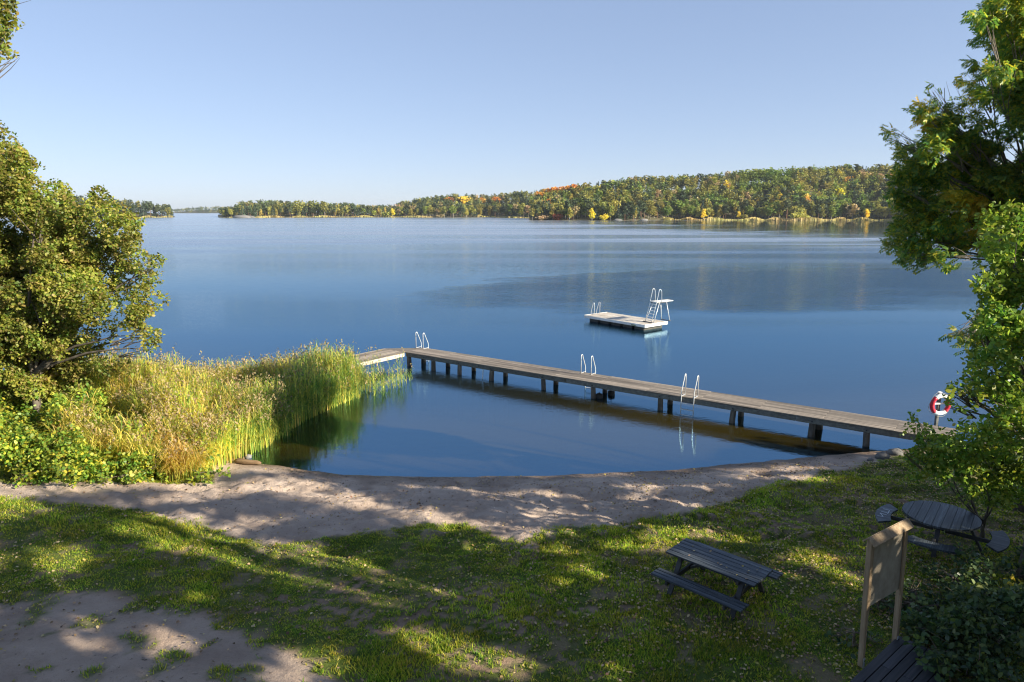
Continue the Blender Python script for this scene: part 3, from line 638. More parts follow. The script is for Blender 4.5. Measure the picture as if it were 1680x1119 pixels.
# ------------------------------------------------------------------ pier
DZ = .78
def flat(v): return Vector((v.x, v.y, 0))
E0 = G(665, 577.7, DZ); E1 = G(1500, 712, DZ); u1 = flat(E1-E0); L1 = u1.length+1.2; u1.normalize()
F0 = G(700, 570.6, DZ); F1 = G(1470, 689, DZ)
n1 = Vector((-u1.y, u1.x, 0)); n1 = n1 if n1.y > 0 else -n1
W1 = ((F0-E0).dot(n1)+(F1-E0).dot(n1))/2
S0 = G(666, 567.6, DZ); S1 = G(620.7, 573.6, DZ); N1 = G(614.6, 588.8, DZ)
u2 = flat(N1-E0).normalized()
pier = thing('wooden_pier', 'long weathered wooden pier on dark piles running across the swimming bay', 'pier', (E0.x, E0.y, 0))
O = Vector((E0.x, E0.y, 0))
PM = {}
def plank_mesh(L_, wd, ht, m, name='plank'):
    k = (round(L_, 2), round(wd, 3), round(ht, 3), m.name)
    if k not in PM: PM[k] = MB().box((L_, wd, ht), bev=.006).mesh(name, m)
    return PM[k]
def deck(origin, u, n, L_, W_, z, parent, seg=4.8, pw=.145, gap=.012, name='deck_plank', m=None):
    m = m or M['deckwood']; nr = max(1, int(round(W_/(pw+gap)))); pw = W_/nr-gap; ang = math.atan2(u.y, u.x)
    for r in range(nr):
        x = -(r % 2)*seg*.5
        while x < L_-.05:
            a = max(0, x); b = min(L_, x+seg); x += seg
            if b-a < .25: continue
            q = origin+u*((a+b)/2)+n*(pw/2+r*(pw+gap)+gap/2)
            o = link(name, plank_mesh(b-a-.008, pw, .045, m), parent, (q.x, q.y, z+random.uniform(-.004, .004)))
            o.rotation_euler = (random.uniform(-.012, .012), 0, ang+random.uniform(-.0015, .0015))
deck(Vector((0, 0, 0)), u1, n1, L1, W1, DZ-.022, pier)
def beam(a, b, name='beam', wd=.09, ht=.2):
    return MB().bar(a, b, wd, ht, bev=.01).build(name, M['beamwood'], pier)
zb = DZ-.045-.105
for off in (.06, W1-.06):
    for k in range(5):
        a = u1*(L1*k/5+.01)+n1*off; b = u1*(L1*(k+1)/5-.01)+n1*off; beam(a+Vector((0, 0, zb)), b+Vector((0, 0, zb)), 'edge_beam')
beam(u1*.02+n1*(W1*.5)+Vector((0, 0, zb)), u1*L1+n1*(W1*.5)+Vector((0, 0, zb)), 'joist')
# where the near piles meet the edge, measured along the pier
def along(px):
    best = min(np.linspace(0, L1, 900), key=lambda s: abs(float(proj(E0.x+u1.x*s+n1.x*.1, E0.y+u1.y*s+n1.y*.1, .4)[0])-px)); return float(best)
for i, px in enumerate((671, 711, 754, 807, 891, 973, 1084, 1203, 1332, 1422)):
    s = along(px)
    for off, rr in ((.1, .115), (W1*.82, .12)):
        if off > .2 and px > 1400: continue
        q = u1*s+n1*off; gz = float(hgt(E0.x+q.x, E0.y+q.y))-.4; r_ = rr*random.uniform(.95, 1.1); ln = random.uniform(-.03, .03)
        if px == 1332 and off > .2: r_ = .15
        MB().tube([(q.x+ln*2, q.y, gz), (q.x+ln, q.y, .1), (q.x, q.y, .5), (q.x, q.y, DZ-.26)], [r_*1.1, r_*1.06, r_, r_], 12).build('pile', M['pile'], pier, True)
    beam(u1*s+n1*.02+Vector((0, 0, zb-.0)), u1*s+n1*(W1-.02)+Vector((0, 0, zb)), 'cross_beam', .1, .16)
    q = u1*s-n1*.0; MB().tube([q+Vector((0, 0, zb))-n1*.0, q-n1*.03+Vector((0, 0, zb))], .03, 8).build('bolt_head', M['darksteel'], pier)
# short return towards the reeds
n2 = Vector((-u2.y, u2.x, 0)); n2 = n2 if n2.y > 0 else -n2
W2 = abs((S1-E0).dot(n2)); W2 = min(max(W2, 1.5), 2.2)
deck(Vector((0, 0, 0))-u1*.004, u2, n2, 6.5, W2, DZ-.026, pier, 3.2)
MB().add([(0, 0, DZ-.05), *[(v.x, v.y, DZ-.05) for v in (u2*.02+n2*W2, n1*W1)], (0, 0, DZ-.004), *[(v.x, v.y, DZ-.004) for v in (u2*.02+n2*W2, n1*W1)]],
         [(0, 1, 2), (5, 4, 3), (0, 3, 4, 1), (1, 4, 5, 2), (2, 5, 3, 0)]).build('corner_board', M['deckwood'], pier)
MB().bar(u2*.05+n2*.06+Vector((0, 0, zb)), u2*6.5+n2*.06+Vector((0, 0, zb)), .09, .2, bev=.01).build('edge_beam', M['rafttop'], pier)
MB().bar(u2*.05+n2*(W2-.06)+Vector((0, 0, zb)), u2*6.5+n2*(W2-.06)+Vector((0, 0, zb)), .09, .2, bev=.01).build('edge_beam', M['beamwood'], pier)
for s in (3.2, 6.2):
    for off in (.15, W2-.2):
        q = u2*s+n2*off; MB().tube([(q.x, q.y, -1.3), (q.x, q.y, DZ-.26)], .11, 10).build('pile', M['pile'], pier, True)
# swimming ladders
def ladder(pos, u, o, label, dn=-1.0, hr=.92, wd=.55, deckz=DZ, inb=.38):
    t = thing('swimming_ladder', label, 'ladder', (pos.x, pos.y, 0), 0, 'swimming ladders on the pier')
    for sgn in (-1, 1):
        c = u*(wd/2*sgn); P = [c-o*inb+Vector((0, 0, deckz+.02)), c-o*inb+Vector((0, 0, deckz+hr*.93))]
        for k in range(1, 6):
            a = math.pi*k/6; P.append(c-o*(inb-.07+.07*math.cos(a))+Vector((0, 0, deckz+hr*.93+.07*math.sin(a))))
        P += [c-o*(inb-.15)+Vector((0, 0, deckz+hr*.90)), c+o*.04+Vector((0, 0, deckz+.28)), c+o*.06+Vector((0, 0, deckz)), c+o*.06+Vector((0, 0, dn))]
        MB().tube(P, .021, 8).build('handrail', M['steel'], t, True)
        MB().bar(c-o*inb+Vector((0, 0, deckz+.03)), c+o*.06+Vector((0, 0, deckz+.03)), .035, .02).build('foot_plate', M['steel'], t)
    z = deckz-.26
    while z > dn:
        MB().bar(u*(-wd/2)+o*.06+Vector((0, 0, z)), u*(wd/2)+o*.06+Vector((0, 0, z)), .07, .03).build('rung', M['steel'], t); z -= .26
    return t
def edge_at(px, off):
    best = min(np.linspace(0, L1, 900), key=lambda s: abs(float(proj(E0.x+u1.x*s+n1.x*off, E0.y+u1.y*s+n1.y*off, DZ)[0])-px)); return O+u1*best+n1*off
ladder(edge_at(1129, 0), u1, -n1, 'steel swimming ladder on the near side of the pier with rungs down to the water')
ladder(edge_at(968, W1), u1, n1, 'steel swimming ladder on the far side midway along the pier')
ladder(edge_at(694, W1), u1, n1, 'steel swimming ladder by the outer corner of the pier')
p = G(791, 622, 0); MB().tube([(0, 0, -1.2), (.02, 0, 0), (.07, .05, .75)], .025, 7).build('mooring_pole', M['steel']).location = p
tag(bpy.data.objects['mooring_pole'], 'thin pale leaning pole in the water behind the pier', 'pole')
for i, (px, py, l) in enumerate([(983, 651, 'black float in the water behind the pier, left of two'), (1003, 646, 'black float in the water behind the pier, right of two')]):
    p = G(px, py, .05); t = thing('mooring_float', l, 'float', (p.x, p.y, 0), .4*i)
    MB().tube([(0, 0, -.1), (0, 0, 0), (0, 0, .16), (0, 0, .2)], [.1, .17, .17, .12], 12).build('body', M['rubber'], t); MB().tube([(0, 0, .2), (0, 0, .26)], .03, 6).build('eye', M['darksteel'], t)
# life ring on its post
lb = on_ground(1545, 712); LR = Vector((lb.x-.28, lb.y, 0)); gz = float(hgt(LR.x, LR.y))
top = float(CAM_H+ray(1545, 645)[2]/ray(1545, 645)[1]*LR.y); cz = float(CAM_H+ray(1545, 662)[2]/ray(1545, 662)[1]*LR.y)
t = thing('lifebuoy_post', 'grey wooden post with a white cap at the shore end of the pier', 'post', (LR.x, LR.y, gz-.1), .1)
MB().box((.11, .11, top-gz+.1), (0, 0, (top-gz+.1)/2), bev=.01).build('post', M['beamwood'], t)
MB().box((.13, .13, .06), (0, 0, top-gz+.13), bev=.01).build('cap', M['white'], t)
MB().bar((-.26, -.075, cz-gz+.12), (.26, -.075, cz-gz+.12), .03, .06).build('hanger_arm', M['white'], t)
MB().tube([(.06*math.cos(a)*1.2, .06*math.sin(a)*1.2, cz-gz-.33) for a in np.linspace(0, 6.28, 13)], .012, 6, False).build('rope_wrap', M['rope'], t)
t = thing('lifebuoy', 'red and white lifebuoy hanging on the post at the pier end', 'lifebuoy', (LR.x-.03, LR.y-.17, cz), .12)
def arc_tube(a0, a1, n=10, R_=.36, r=.085):
    return MB().tube([(R_*math.cos(a), 0, R_*math.sin(a)) for a in np.linspace(a0, a1, n)], r, 12, True)
for k in range(4):
    c = math.pi*k/2; red = k % 2 == 0
    hw = 54 if red else 35.5; arc_tube(c-R(hw), c+R(hw)).build('red_section' if red else 'white_section', M['red' if red else 'white'], t, True)
    arc_tube(c+R(hw-3), c+R(hw+3), 4, .36, .09).build('band', M['white'], t, True)
MB().tube([(.49*math.cos(a)*(1+.06*math.sin(4*a)), 0, .49*math.sin(a)*(1+.06*math.sin(4*a))) for a in np.linspace(0, 6.28, 40)], .008, 5, False).build('grab_rope', M['rope'], t)

# ------------------------------------------------------------------ bathing raft with diving tower
RZ = .45
Ra, Rb, Rc, Rd = [flat(G(*q, RZ)) for q in ((959, 517.2), (1000.4, 512.9), (1101.8, 528.5), (1056.7, 533.3))]
ur = ((Rd-Ra)+(Rc-Rb)).normalized(); nr = Vector((-ur.y, ur.x, 0)); RL = ((Rd-Ra).length+(Rc-Rb).length)/2; RW = ((Rb-Ra).dot(nr)+(Rc-Rd).dot(nr))/2
raft = thing('bathing_raft', 'pale rectangular bathing raft floating beyond the pier', 'raft', (Ra.x, Ra.y, 0), math.atan2(ur.y, ur.x))
deckr = Vector((0, 0, 0))
deck(Vector((0, .05, 0)), Vector((1, 0, 0)), Vector((0, 1, 0)), RL-.04, RW-.1, RZ-.02, raft, 3.1, .14, .008, 'deck_plank', M['rafttop'])
for a, b in (((0, .022), (RL-.04, .022)), ((0, RW-.022), (RL-.04, RW-.022))):
    MB().bar((a[0], a[1], RZ-.09), (b[0], b[1], RZ-.09), .044, .2, bev=.006).build('side_board', M['raftside'], raft)
for x in (-.024, RL-.016): MB().bar((x, 0, RZ-.09), (x, RW, RZ-.09), .044, .22, bev=.006).build('end_board', M['raftside'], raft)
for k in range(5):
    MB().box((.95, RW-.5, .42), (.75+k*(RL-1.5)/4, RW/2, .06), bev=.05).build('float', M['raftdark'], raft)
MB().box((.42, .01, .07), (4.95*RL/6, -.004, RZ-.13)).build('moss_patch', FM['green'], raft)
tw = thing('diving_tower', 'white metal diving tower with ladder and platform on the right end of the raft', 'diving tower', (Ra.x, Ra.y, RZ), math.atan2(ur.y, ur.x))
PH = 1.5
def local(px, py, z):
    q = G(px, py, z)-Ra; return Vector((q.dot(ur), q.dot(nr), z-RZ))
la, lb_, = local(1058.5, 527.5, RZ), local(1068.5, 530.5, RZ)
lc, ld_ = local(1071.5, 525.5, RZ), local(1090, 527, RZ)
ta = local(1065.4, 492, RZ+PH); ta.z = PH
wv_ = Vector((la.x-lb_.x, la.y-lb_.y, 0)); 
# tower laid out square to the raft: steps face the near left, board points along +x
cx = (la.x+lb_.x)/2; cy = (la.y+lb_.y)/2
sw = .34
fwd = Vector((.12, .993, 0)); side = Vector((.993, -.12, 0))
base = Vector((cx, cy, 0))
def T(f, s_, z): return base+fwd*f+side*s_+Vector((0, 0, z))
for s_ in (-sw, sw):
    P = [T(0, s_, .03), T(.45, s_, PH), T(.62, s_, PH+.75)]
    for k in range(1, 6):
        a = math.pi*k/6; P.append(T(.62+.13-.13*math.cos(a), s_, PH+.78+.13*math.sin(a)))
    P += [T(.9, s_, PH+.72), T(.95, s_, PH)]
    MB().tube(P, .022, 8).build('handrail', M['steel'], tw, True)
    MB().tube([T(1.45, s_*.9, PH-.05), T(1.75, s_*1.25, .02)], .03, 8).build('leg', M['steel'], tw, True)
    MB().tube([T(.75, s_*.9, PH-.05), T(.12, s_*1.3, .02)], .03, 8).build('leg', M['steel'], tw, True)
for k in range(6):
    q = (k+.7)/6.5; MB().bar(T(.45*q, -sw, PH*q), T(.45*q, sw, PH*q), .09, .035).build('step', M['steel'], tw)
MB().bar(T(.4, 0, PH), T(2.15, 0, PH), .62, .06, bev=.01).build('platform', M['raftside'], tw)
MB().bar(T(.5, -.28, PH-.07), T(1.6, -.28, PH-.07), .05, .07).build('platform_beam', M['darksteel'], tw)
MB().bar(T(.5, .28, PH-.07), T(1.6, .28, PH-.07), .05, .07).build('platform_beam', M['darksteel'], tw)
MB().bar(T(-.03, -sw-.15, .03), T(-.03, sw+.15, .03), .12, .05).build('base_plate', M['darksteel'], tw)
MB().bar(T(1.76, -.5, .03), T(1.76, .5, .03), .1, .04).build('base_plate', M['darksteel'], tw)
lp = Ra+nr*(RW*.42); 
t = ladder(Vector((lp.x, lp.y, 0)), nr, -ur, 'small steel ladder on the left end of the bathing raft', -.8, .95, .62, RZ, .3); del t['group']

# ------------------------------------------------------------------ picnic table
def picnic_table():
    tl = [G(*q, 1.47) for q in ((1100, 900), (1137, 887), (1265, 930), (1213, 948))]
    c = sum(tl, Vector())/4; u = ((tl[3]-tl[0])+(tl[2]-tl[1])); ang = math.atan2(u.y, u.x); gz = float(hgt0(c.x, c.y))
    t = thing('picnic_table', 'dark wooden picnic table with attached benches on the lawn', 'picnic table', (c.x-.02, c.y-.12, gz+.01), ang); t.scale = (1.09, 1.13, 1.0)
    L_, W_ = 1.78, .76; n = 6; pw = W_/n-.014
    for i in range(n):
        o = link('tabletop_plank', plank_mesh(L_, pw, .04, M['tablewood']), t, (random.uniform(-.006, .006), -W_/2+(i+.5)*W_/n, .73+random.uniform(-.002, .002)))
        o.rotation_euler = (random.uniform(-.02, .02), 0, 0)
    for sg in (-1, 1):
        for i in range(3):
            o = link('bench_plank', plank_mesh(L_+.02, .083, .04, M['tablewood']), t, (random.uniform(-.008, .008), sg*(.60+i*.098), .45+random.uniform(-.002, .002)))
            o.rotation_euler = (random.uniform(-.02, .02), 0, 0)
        for x in (-.62, .62):
            MB().bar((x, sg*.24, .69), (x, sg*.62, 0), .045, .095, up=(1, 0, 0), bev=.006).build('leg', M['tableedge'], t)
    for x in (-.575, .575):
        MB().bar((x, -.83, .375), (x, .83, .375), .045, .10, bev=.006).build('seat_beam', M['tableedge'], t)
        MB().bar((x, -.37, .665), (x, .37, .665), .045, .085, bev=.006).build('top_beam', M['tableedge'], t)
    MB().bar((-.55, 0, .37), (-.05, 0, .69), .09, .045).build('brace', M['tableedge'], t)
    MB().bar((.55, 0, .37), (.05, 0, .69), .09, .045).build('brace', M['tableedge'], t)
    return t
picnic_table()
def round_table():
    c = G(1545, 836, 1.55); gz = float(hgt0(c.x, c.y))
    t = thing('round_picnic_table', 'dark round picnic table with curved seats under the leaning tree', 'picnic table', (c.x, c.y, gz), R(51))
    Rt = .80; n = 9
    for i in range(n):                                 # boards cut to a circle
        y0 = -Rt+2*Rt*i/n+.004; y1 = -Rt+2*Rt*(i+1)/n-.004; pts = []
        for y in np.linspace(y0, y1, 4): pts.append((math.sqrt(max(Rt*Rt-y*y, .02)), y))
        prof = pts+[(-x, y) for x, y in pts[::-1]]; k = len(prof)
        vs = [(x, y, .72) for x, y in prof]+[(x, y, .765) for x, y in prof]
        fs = [tuple(range(k))[::-1], tuple(range(k, 2*k))]+[(j, (j+1) % k, k+(j+1) % k, k+j) for j in range(k)]
        MB().add(vs, fs).build('tabletop_board', M['tablewood'], t)
    for q in range(4):
        a0 = math.pi/2*q; prof = []
        for a in np.linspace(-.50, .50, 9): prof.append((1.36*math.cos(a)-.05*abs(a)**3, 1.36*math.sin(a)))
        for a in np.linspace(.40, -.40, 7): prof.append((1.03*math.cos(a), 1.03*math.sin(a)))
        k = len(prof); vs = [(x, y, .43) for x, y in prof]+[(x, y, .475) for x, y in prof]
        fs = [tuple(range(k))[::-1], tuple(range(k, 2*k))]+[(j, (j+1) % k, k+(j+1) % k, k+j) for j in range(k)]
        s_ = MB().add(vs, fs).build('seat', M['tablewood'], t); s_.rotation_euler = (0, 0, a0)
        ca, sa = math.cos(a0), math.sin(a0)
        MB().bar((.12*ca, .12*sa, .385), (1.28*ca, 1.28*sa, .385), .05, .09, bev=.006).build('seat_beam', M['tableedge'], t)
        MB().bar((.1*ca, .1*sa, .68), (.68*ca, .68*sa, .68), .05, .08, bev=.006).build('top_beam', M['tableedge'], t)
        MB().bar((.55*ca-.03*sa, .55*sa+.03*ca, .70), (.92*ca-.03*sa, .92*sa+.03*ca, 0), .05, .095, up=(-sa, ca, 0), bev=.006).build('leg', M['tableedge'], t)
        if q == 1:
            b = MB()
            for (x0, y0, x1, y1) in ((1.1, -.2, 1.1, .05), (1.1, -.2, 1.25, -.2), (1.12, .0, 1.25, .0), (1.1, .15, 1.25, .12), (1.25, .12, 1.15, .3), (1.15, .3, 1.27, .33)):
                b.bar((x0, y0, .478), (x1, y1, .478), .014, .004)
            s2 = b.build('chalk_scrawl', M['chalk'], s_)
    MB().box((.2, .2, .3), (0, 0, .55), bev=.01).build('hub', M['tableedge'], t)
round_table()
# ------------------------------------------------------------------ notice board
def notice_board():
    a = on_ground(1412, 1095); b = on_ground(1467, 1064); a.z = hgt0(a.x, a.y); b.z = hgt0(b.x, b.y)
    d = flat(b-a); Wd = d.length; ang = math.atan2(d.y, d.x)
    za = CAM_H+ray(1420, 884)[2]/ray(1420, 884)[1]*a.y-a.z
    t = thing('notice_board', 'empty wooden notice board on two posts with a small sloping cap', 'notice board', a, ang); t.rotation_euler = (0, R(-2.6), ang)
    H_ = za
    for x in (0, Wd):
        MB().box((.07, .09, H_), (x, 0, H_/2+.04), bev=.006).build('post', M['boardwood'], t)
        MB().box((.022, .022, H_*.56), (x+(.05 if x == 0 else -.05), -.03, H_-H_*.28), bev=.003).build('batten', M['boardwood'], t)
        MB().box((.05, .008, .2), (x, -.05, .12)).build('post_bracket', M['steel'], t)
        MB().box((.012, .02, .012), (x, -.058, .17)).build('bracket_bolt', M['darksteel'], t)
    MB().box((Wd-.08, .018, H_*.50), (Wd/2, .0, H_-H_*.27), bev=.002).build('panel', M['plywood'], t)
    c1 = MB().bar((-.07, -.055, H_+.005), (Wd+.07, -.055, H_+.005), .16, .026, up=(0, -.75, .75), bev=.003).build('cap_board', M['boardwood'], t)
    c2 = MB().bar((-.07, .05, H_+.015), (Wd+.07, .05, H_+.015), .13, .026, up=(0, .75, .75), bev=.003).build('cap_board', M['boardwood'], t)
    MB().bar((.04, 0, H_-.06), (Wd-.04, 0, H_-.06), .045, .07).build('top_rail', M['boardwood'], t)
notice_board()
def platform():
    a = on_ground(1466, 1060); b = on_ground(1402, 1119)
    u = flat(b-a).normalized(); n = Vector((-u.y, u.x, 0)); n = n if n.x > 0 else -n; gz = float(hgt0(a.x, a.y))
    t = thing('plank_platform', 'low dark tarred plank platform at the foot of the notice board', 'platform', (a.x, a.y, gz), 0)
    deck(Vector((.06, 0, 0)), u, n, 1.9, .98, .2, t, 2.2, .15, .014, 'platform_plank', M['platwood'])
    for s_ in (.25, 1.6): MB().bar(u*s_+n*.02+Vector((.06, 0, .12)), u*s_+n*.96+Vector((.06, 0, .12)), .09, .1).build('bearer', M['platwood'], t)
    for s_ in (.25, 1.6):
        for k in (.08, .9):
            q = u*s_+n*k; MB().box((.1, .1, .3), (q.x+.06, q.y, -.08)).build('foot', M['platwood'], t)
platform()

# ------------------------------------------------------------------ vegetation near the camera
LM = {
 'alder': leafmat('alder_leaves', [(.06, .10, .018), (.115, .145, .022), (.205, .20, .035), (.15, .115, .045), (.13, .16, .03)], .40, .9, .5),
 'ash': leafmat('ash_leaves', [(.05, .11, .03), (.08, .15, .035), (.14, .20, .035), (.34, .29, .03)], .4, .8, .3, .35),
 'ashyellow': leafmat('ash_leaves_turning', [(.16, .18, .025), (.30, .26, .03), (.42, .30, .03), (.22, .22, .03)], .45, .8, .2, .4),
 'sapling': leafmat('sapling_leaves', [(.06, .115, .022), (.10, .17, .028), (.16, .22, .035), (.20, .21, .035)], .4, 1.2, .3, .35),
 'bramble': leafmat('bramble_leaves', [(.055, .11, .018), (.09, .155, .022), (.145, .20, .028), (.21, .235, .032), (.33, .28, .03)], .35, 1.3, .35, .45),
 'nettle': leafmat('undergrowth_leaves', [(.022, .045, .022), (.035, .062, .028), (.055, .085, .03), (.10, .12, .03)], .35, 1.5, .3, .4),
 'golden': leafmat('golden_grass', [(.40, .30, .06), (.50, .38, .09), (.33, .28, .05)], .35, 1.5, .2, .6),
 'shade': leafmat('canopy_leaves', [(.05, .08, .018), (.09, .12, .025), (.16, .16, .03)], .25, .4, .3),
 'dryleaf': leafmat('fallen_leaf', [(.05, .03, .018), (.14, .085, .05), (.22, .14, .08), (.34, .24, .14), (.38, .29, .17), (.07, .045, .03), (.34, .27, .07), (.18, .11, .07)], .15, 1, .2, .6),
 'blade': leafmat('grass_blade', [(.075, .13, .014), (.13, .195, .02), (.25, .265, .03), (.36, .31, .06)], .45, .8, .35, .5),
 'reed': leafmat('reed_leaf_green', [(.09, .17, .035), (.16, .24, .04), (.28, .31, .05), (.42, .38, .08)], .42, .6, .3, .5),
 'reedgreen_shaded': leafmat('reed_leaf_green_shaded', [(.045, .10, .035), (.08, .15, .04), (.15, .21, .045), (.28, .29, .07)], .35, .6, .3, .5),  # greener leaf, darkened too: shade over the bed's right end put into the colour
 'reedy': leafmat('reed_leaf_dry', [(.48, .37, .07), (.50, .42, .10), (.46, .33, .12), (.38, .35, .06)], .45, .6, .25, .6),
 'plume': leafmat('reed_plume', [(.15, .11, .055), (.21, .16, .09), (.27, .22, .13)], .3, 2, .2, .9),
}
def limbs(b, root, targets, r0, bend=.25, n=6, seg=6):
    for tg in targets:
        a = Vector(root); q = Vector(tg); d = q-a; mid = a+d*.5+Vector((random.gauss(0, .1), random.gauss(0, .1), bend))*d.length
        P = []
        for k in range(seg+1):
            s = k/seg; P.append(a*(1-s)**2+mid*2*s*(1-s)+q*s*s+Vector((random.gauss(0, .02), random.gauss(0, .02), random.gauss(0, .02)))*d.length*.5)
        b.tube(P, [r0*(1-.85*k/seg) for k in range(seg+1)], n, False)
def leafy(name, label, cat, base, E, mat, dens, size, T=LEAF6, gap=.4, gs=1.2, up=.5, trunk_r=.12, trunk_top=None, seed=1, nl=14, droop=.2, group=None, tmat='bark', part='foliage', bend=.15):
    """E: world-space ellipsoids"""
    t = thing(name, label, cat, base, 0, group); b0 = Vector(base); E = [tuple(np.array(e[:3])-np.array(base))+tuple(e[3:]) for e in E]
    P = blob_points(E, dens, gap=gap, gs=gs, seed=seed)
    sz = size*(.65+.7*rng.random(len(P)))
    V = place(P, sz, T, frames(len(P), up*.3, droop)); k = len(T)
    link(part, mesh_np(part, V, nfaces(len(P), k), mat), t)
    tt = Vector(trunk_top)-b0 if trunk_top is not None else Vector((0, 0, max(.3, E[0][2]*.4)))
    tb = MB(); tb.tube([(0, 0, -.15), tt*.35+Vector((trunk_r*.6, 0, 0)), tt*.7, tt], [trunk_r*1.3, trunk_r, trunk_r*.85, trunk_r*.7], 8)
    tb.build('trunk' if trunk_r > .06 else 'stem', M[tmat], t, True)
    lb2 = MB(); sel = E if len(E) <= nl else random.sample(E, nl)
    limbs(lb2, tt, [e[:3] for e in sel], trunk_r*.5, bend)
    # finer twigs inside each clump
    for e in sel:
        for _ in range(3):
            c = Vector(e[:3]); r_ = e[3]; q = c+Vector((random.gauss(0, .5), random.gauss(0, .5), random.gauss(0, .5)))*r_
            limbs(lb2, c*.75+tt*.25, [q], trunk_r*.16+.006, .05, 4, 3)
    lb2.build('branch', M[tmat], t, True)
    return t
def EL(lst, Y0, jit=.8):
    out = []
    for (px, py, r) in lst:
        Yc = Y0+random.uniform(-jit, jit); c = D(px, py, Yc); rm = r/FOC*Yc
        out.append((c.x, c.y, c.z, rm))
    return out
# left alder tree
eA = EL([(-20, 250, 50), (8, 245, 28), (20, 300, 50), (70, 330, 48), (-10, 350, 60), (45, 390, 62), (105, 360, 42), (130, 400, 50), (90, 440, 60), (165, 345, 26), (160, 322, 18), (195, 350, 22), (200, 385, 32), (170, 430, 48), (20, 450, 60), (215, 425, 24), (205, 465, 36), (240, 450, 20), (258, 425, 12),
     (245, 490, 26), (275, 486, 13), (232, 520, 22), (250, 555, 18), (255, 440, 18), (225, 385, 16), (130, 490, 48), (70, 500, 50), (10, 520, 55), (170, 510, 34), (215, 520, 22), (40, 565, 46), (100, 560, 38), (160, 560, 28), (225, 550, 20), (245, 575, 14), (180, 595, 22), (130, 600, 26), (65, 615, 34), (10, 610, 34), (205, 600, 14), (40, 625, 40), (95, 620, 34), (80, 590, 40), (60, 610, 36), (120, 580, 34), (150, 610, 22), (-10, 650, 40), (130, 640, 22), (30, 500, 50), (60, 540, 50), (0, 580, 50), (20, 470, 60), (-60, 420, 80), (-60, 540, 80), (-50, 320, 60)], 24.5, 1.2)
bA = on_ground(20, 700); bA = Vector((-17.6, 24.2, float(hgt(-17.6, 24.2))))
leafy('alder_tree', 'large yellow-green alder leaning out over the reeds at the left edge', 'tree', bA, eA, LM['alder'], 1350, .105, LEAF6, .45, 1.7, .5, .15, (-17.5, 24.3, 2.6), 3, 12)
# branch tips of a second tree reaching in at the top left
eB = EL([(-30, 0, 40), (5, 15, 18), (22, 35, 12), (-10, 45, 28), (12, 55, 11), (5, 85, 14), (25, 92, 8), (-25, 90, 24), (-60, 30, 50), (-80, 90, 50), (-110, 10, 60), (-140, 80, 60), (-120, -70, 70), (-60, -80, 60), (-5, -60, 40)], 19, .8)
leafy('alder_tree', 'mottled green branch tips reaching in at the top left corner', 'tree', (-16.5, 18.2, float(hgt(-16.5, 18.2))), eB, LM['alder'], 1100, .11, LEAF6, .34, 1.4, .5, .10, (-16.8, 18.6, 9), 5, 15)
# right ash tree: pinnate leaves
def pinnate(name, label, base, E, trunk_top, dens, seed):
    t = thing(name, label, 'tree', base); E = [tuple(np.array(e[:3])-np.array(base))+tuple(e[3:]) for e in E]
    P = blob_points(E, dens, shell=.5, gap=.40, gs=1.6, seed=seed); n = len(P)
    cen = np.array([np.mean([e[0] for e in E])+2.0, np.mean([e[1] for e in E]), 0])
    ax = P-cen; ax[:, 2] = 0; ax /= np.linalg.norm(ax, axis=1)[:, None]+1e-6; ax = ax*.8+np.array([0, 0, -.45])
    u, v, nn = frames(n, .35, .15, ax); sz = .225*(.7+.6*rng.random(n))
    Vs = []
    for k in range(9):
        if k == 8: c = P+u*(sz*.78)[:, None]; d = u
        else:
            s = (k//2+1)*.19; sg = 1 if k % 2 else -1
            c = P+u*(sz*s)[:, None]; d = u*.62+v*sg*.75-nn*.12
        e = np.cross(nn, d); e /= np.linalg.norm(e, axis=1)[:, None]; l = sz*.40; w_ = sz*.085
        Vs.append(np.stack([c, c+d*(l*.5)[:, None]+e*w_[:, None], c+d*l[:, None]-nn*(l*.15)[:, None], c+d*(l*.5)[:, None]-e*w_[:, None]], 1))
    V = np.concatenate(Vs, 1).reshape(-1, 3)
    q = vnoise(P[:, 0]*.9+P[:, 2], P[:, 1]+P[:, 2]*.8, .9, 61); mi = np.repeat((q > .79).astype(int), 9)
    link('foliage', mesh_np('foliage', V, nfaces(n*9, 4), [LM['ash'], LM['ashyellow']], mi), t)
    tt = Vector(trunk_top)-Vector(base)
    MB().tube([(0, 0, -.2), tt*.3+Vector((.1, 0, 0)), tt*.7, tt], [.24, .19, .15, .12], 9).build('trunk', M['bark'], t, True)
    lb2 = MB(); limbs(lb2, tt, [e[:3] for e in E], .038, .1)
    for e in E:
        for _ in range(4):
            c = Vector(e[:3]); qq = c+Vector((random.gauss(0, .5), random.gauss(0, .5), random.gauss(.1, .5)))*e[3]
            limbs(lb2, c*.8+tt*.2, [qq], .012, .05, 4, 3)
    lb2.build('branch', M['bark'], t, True)
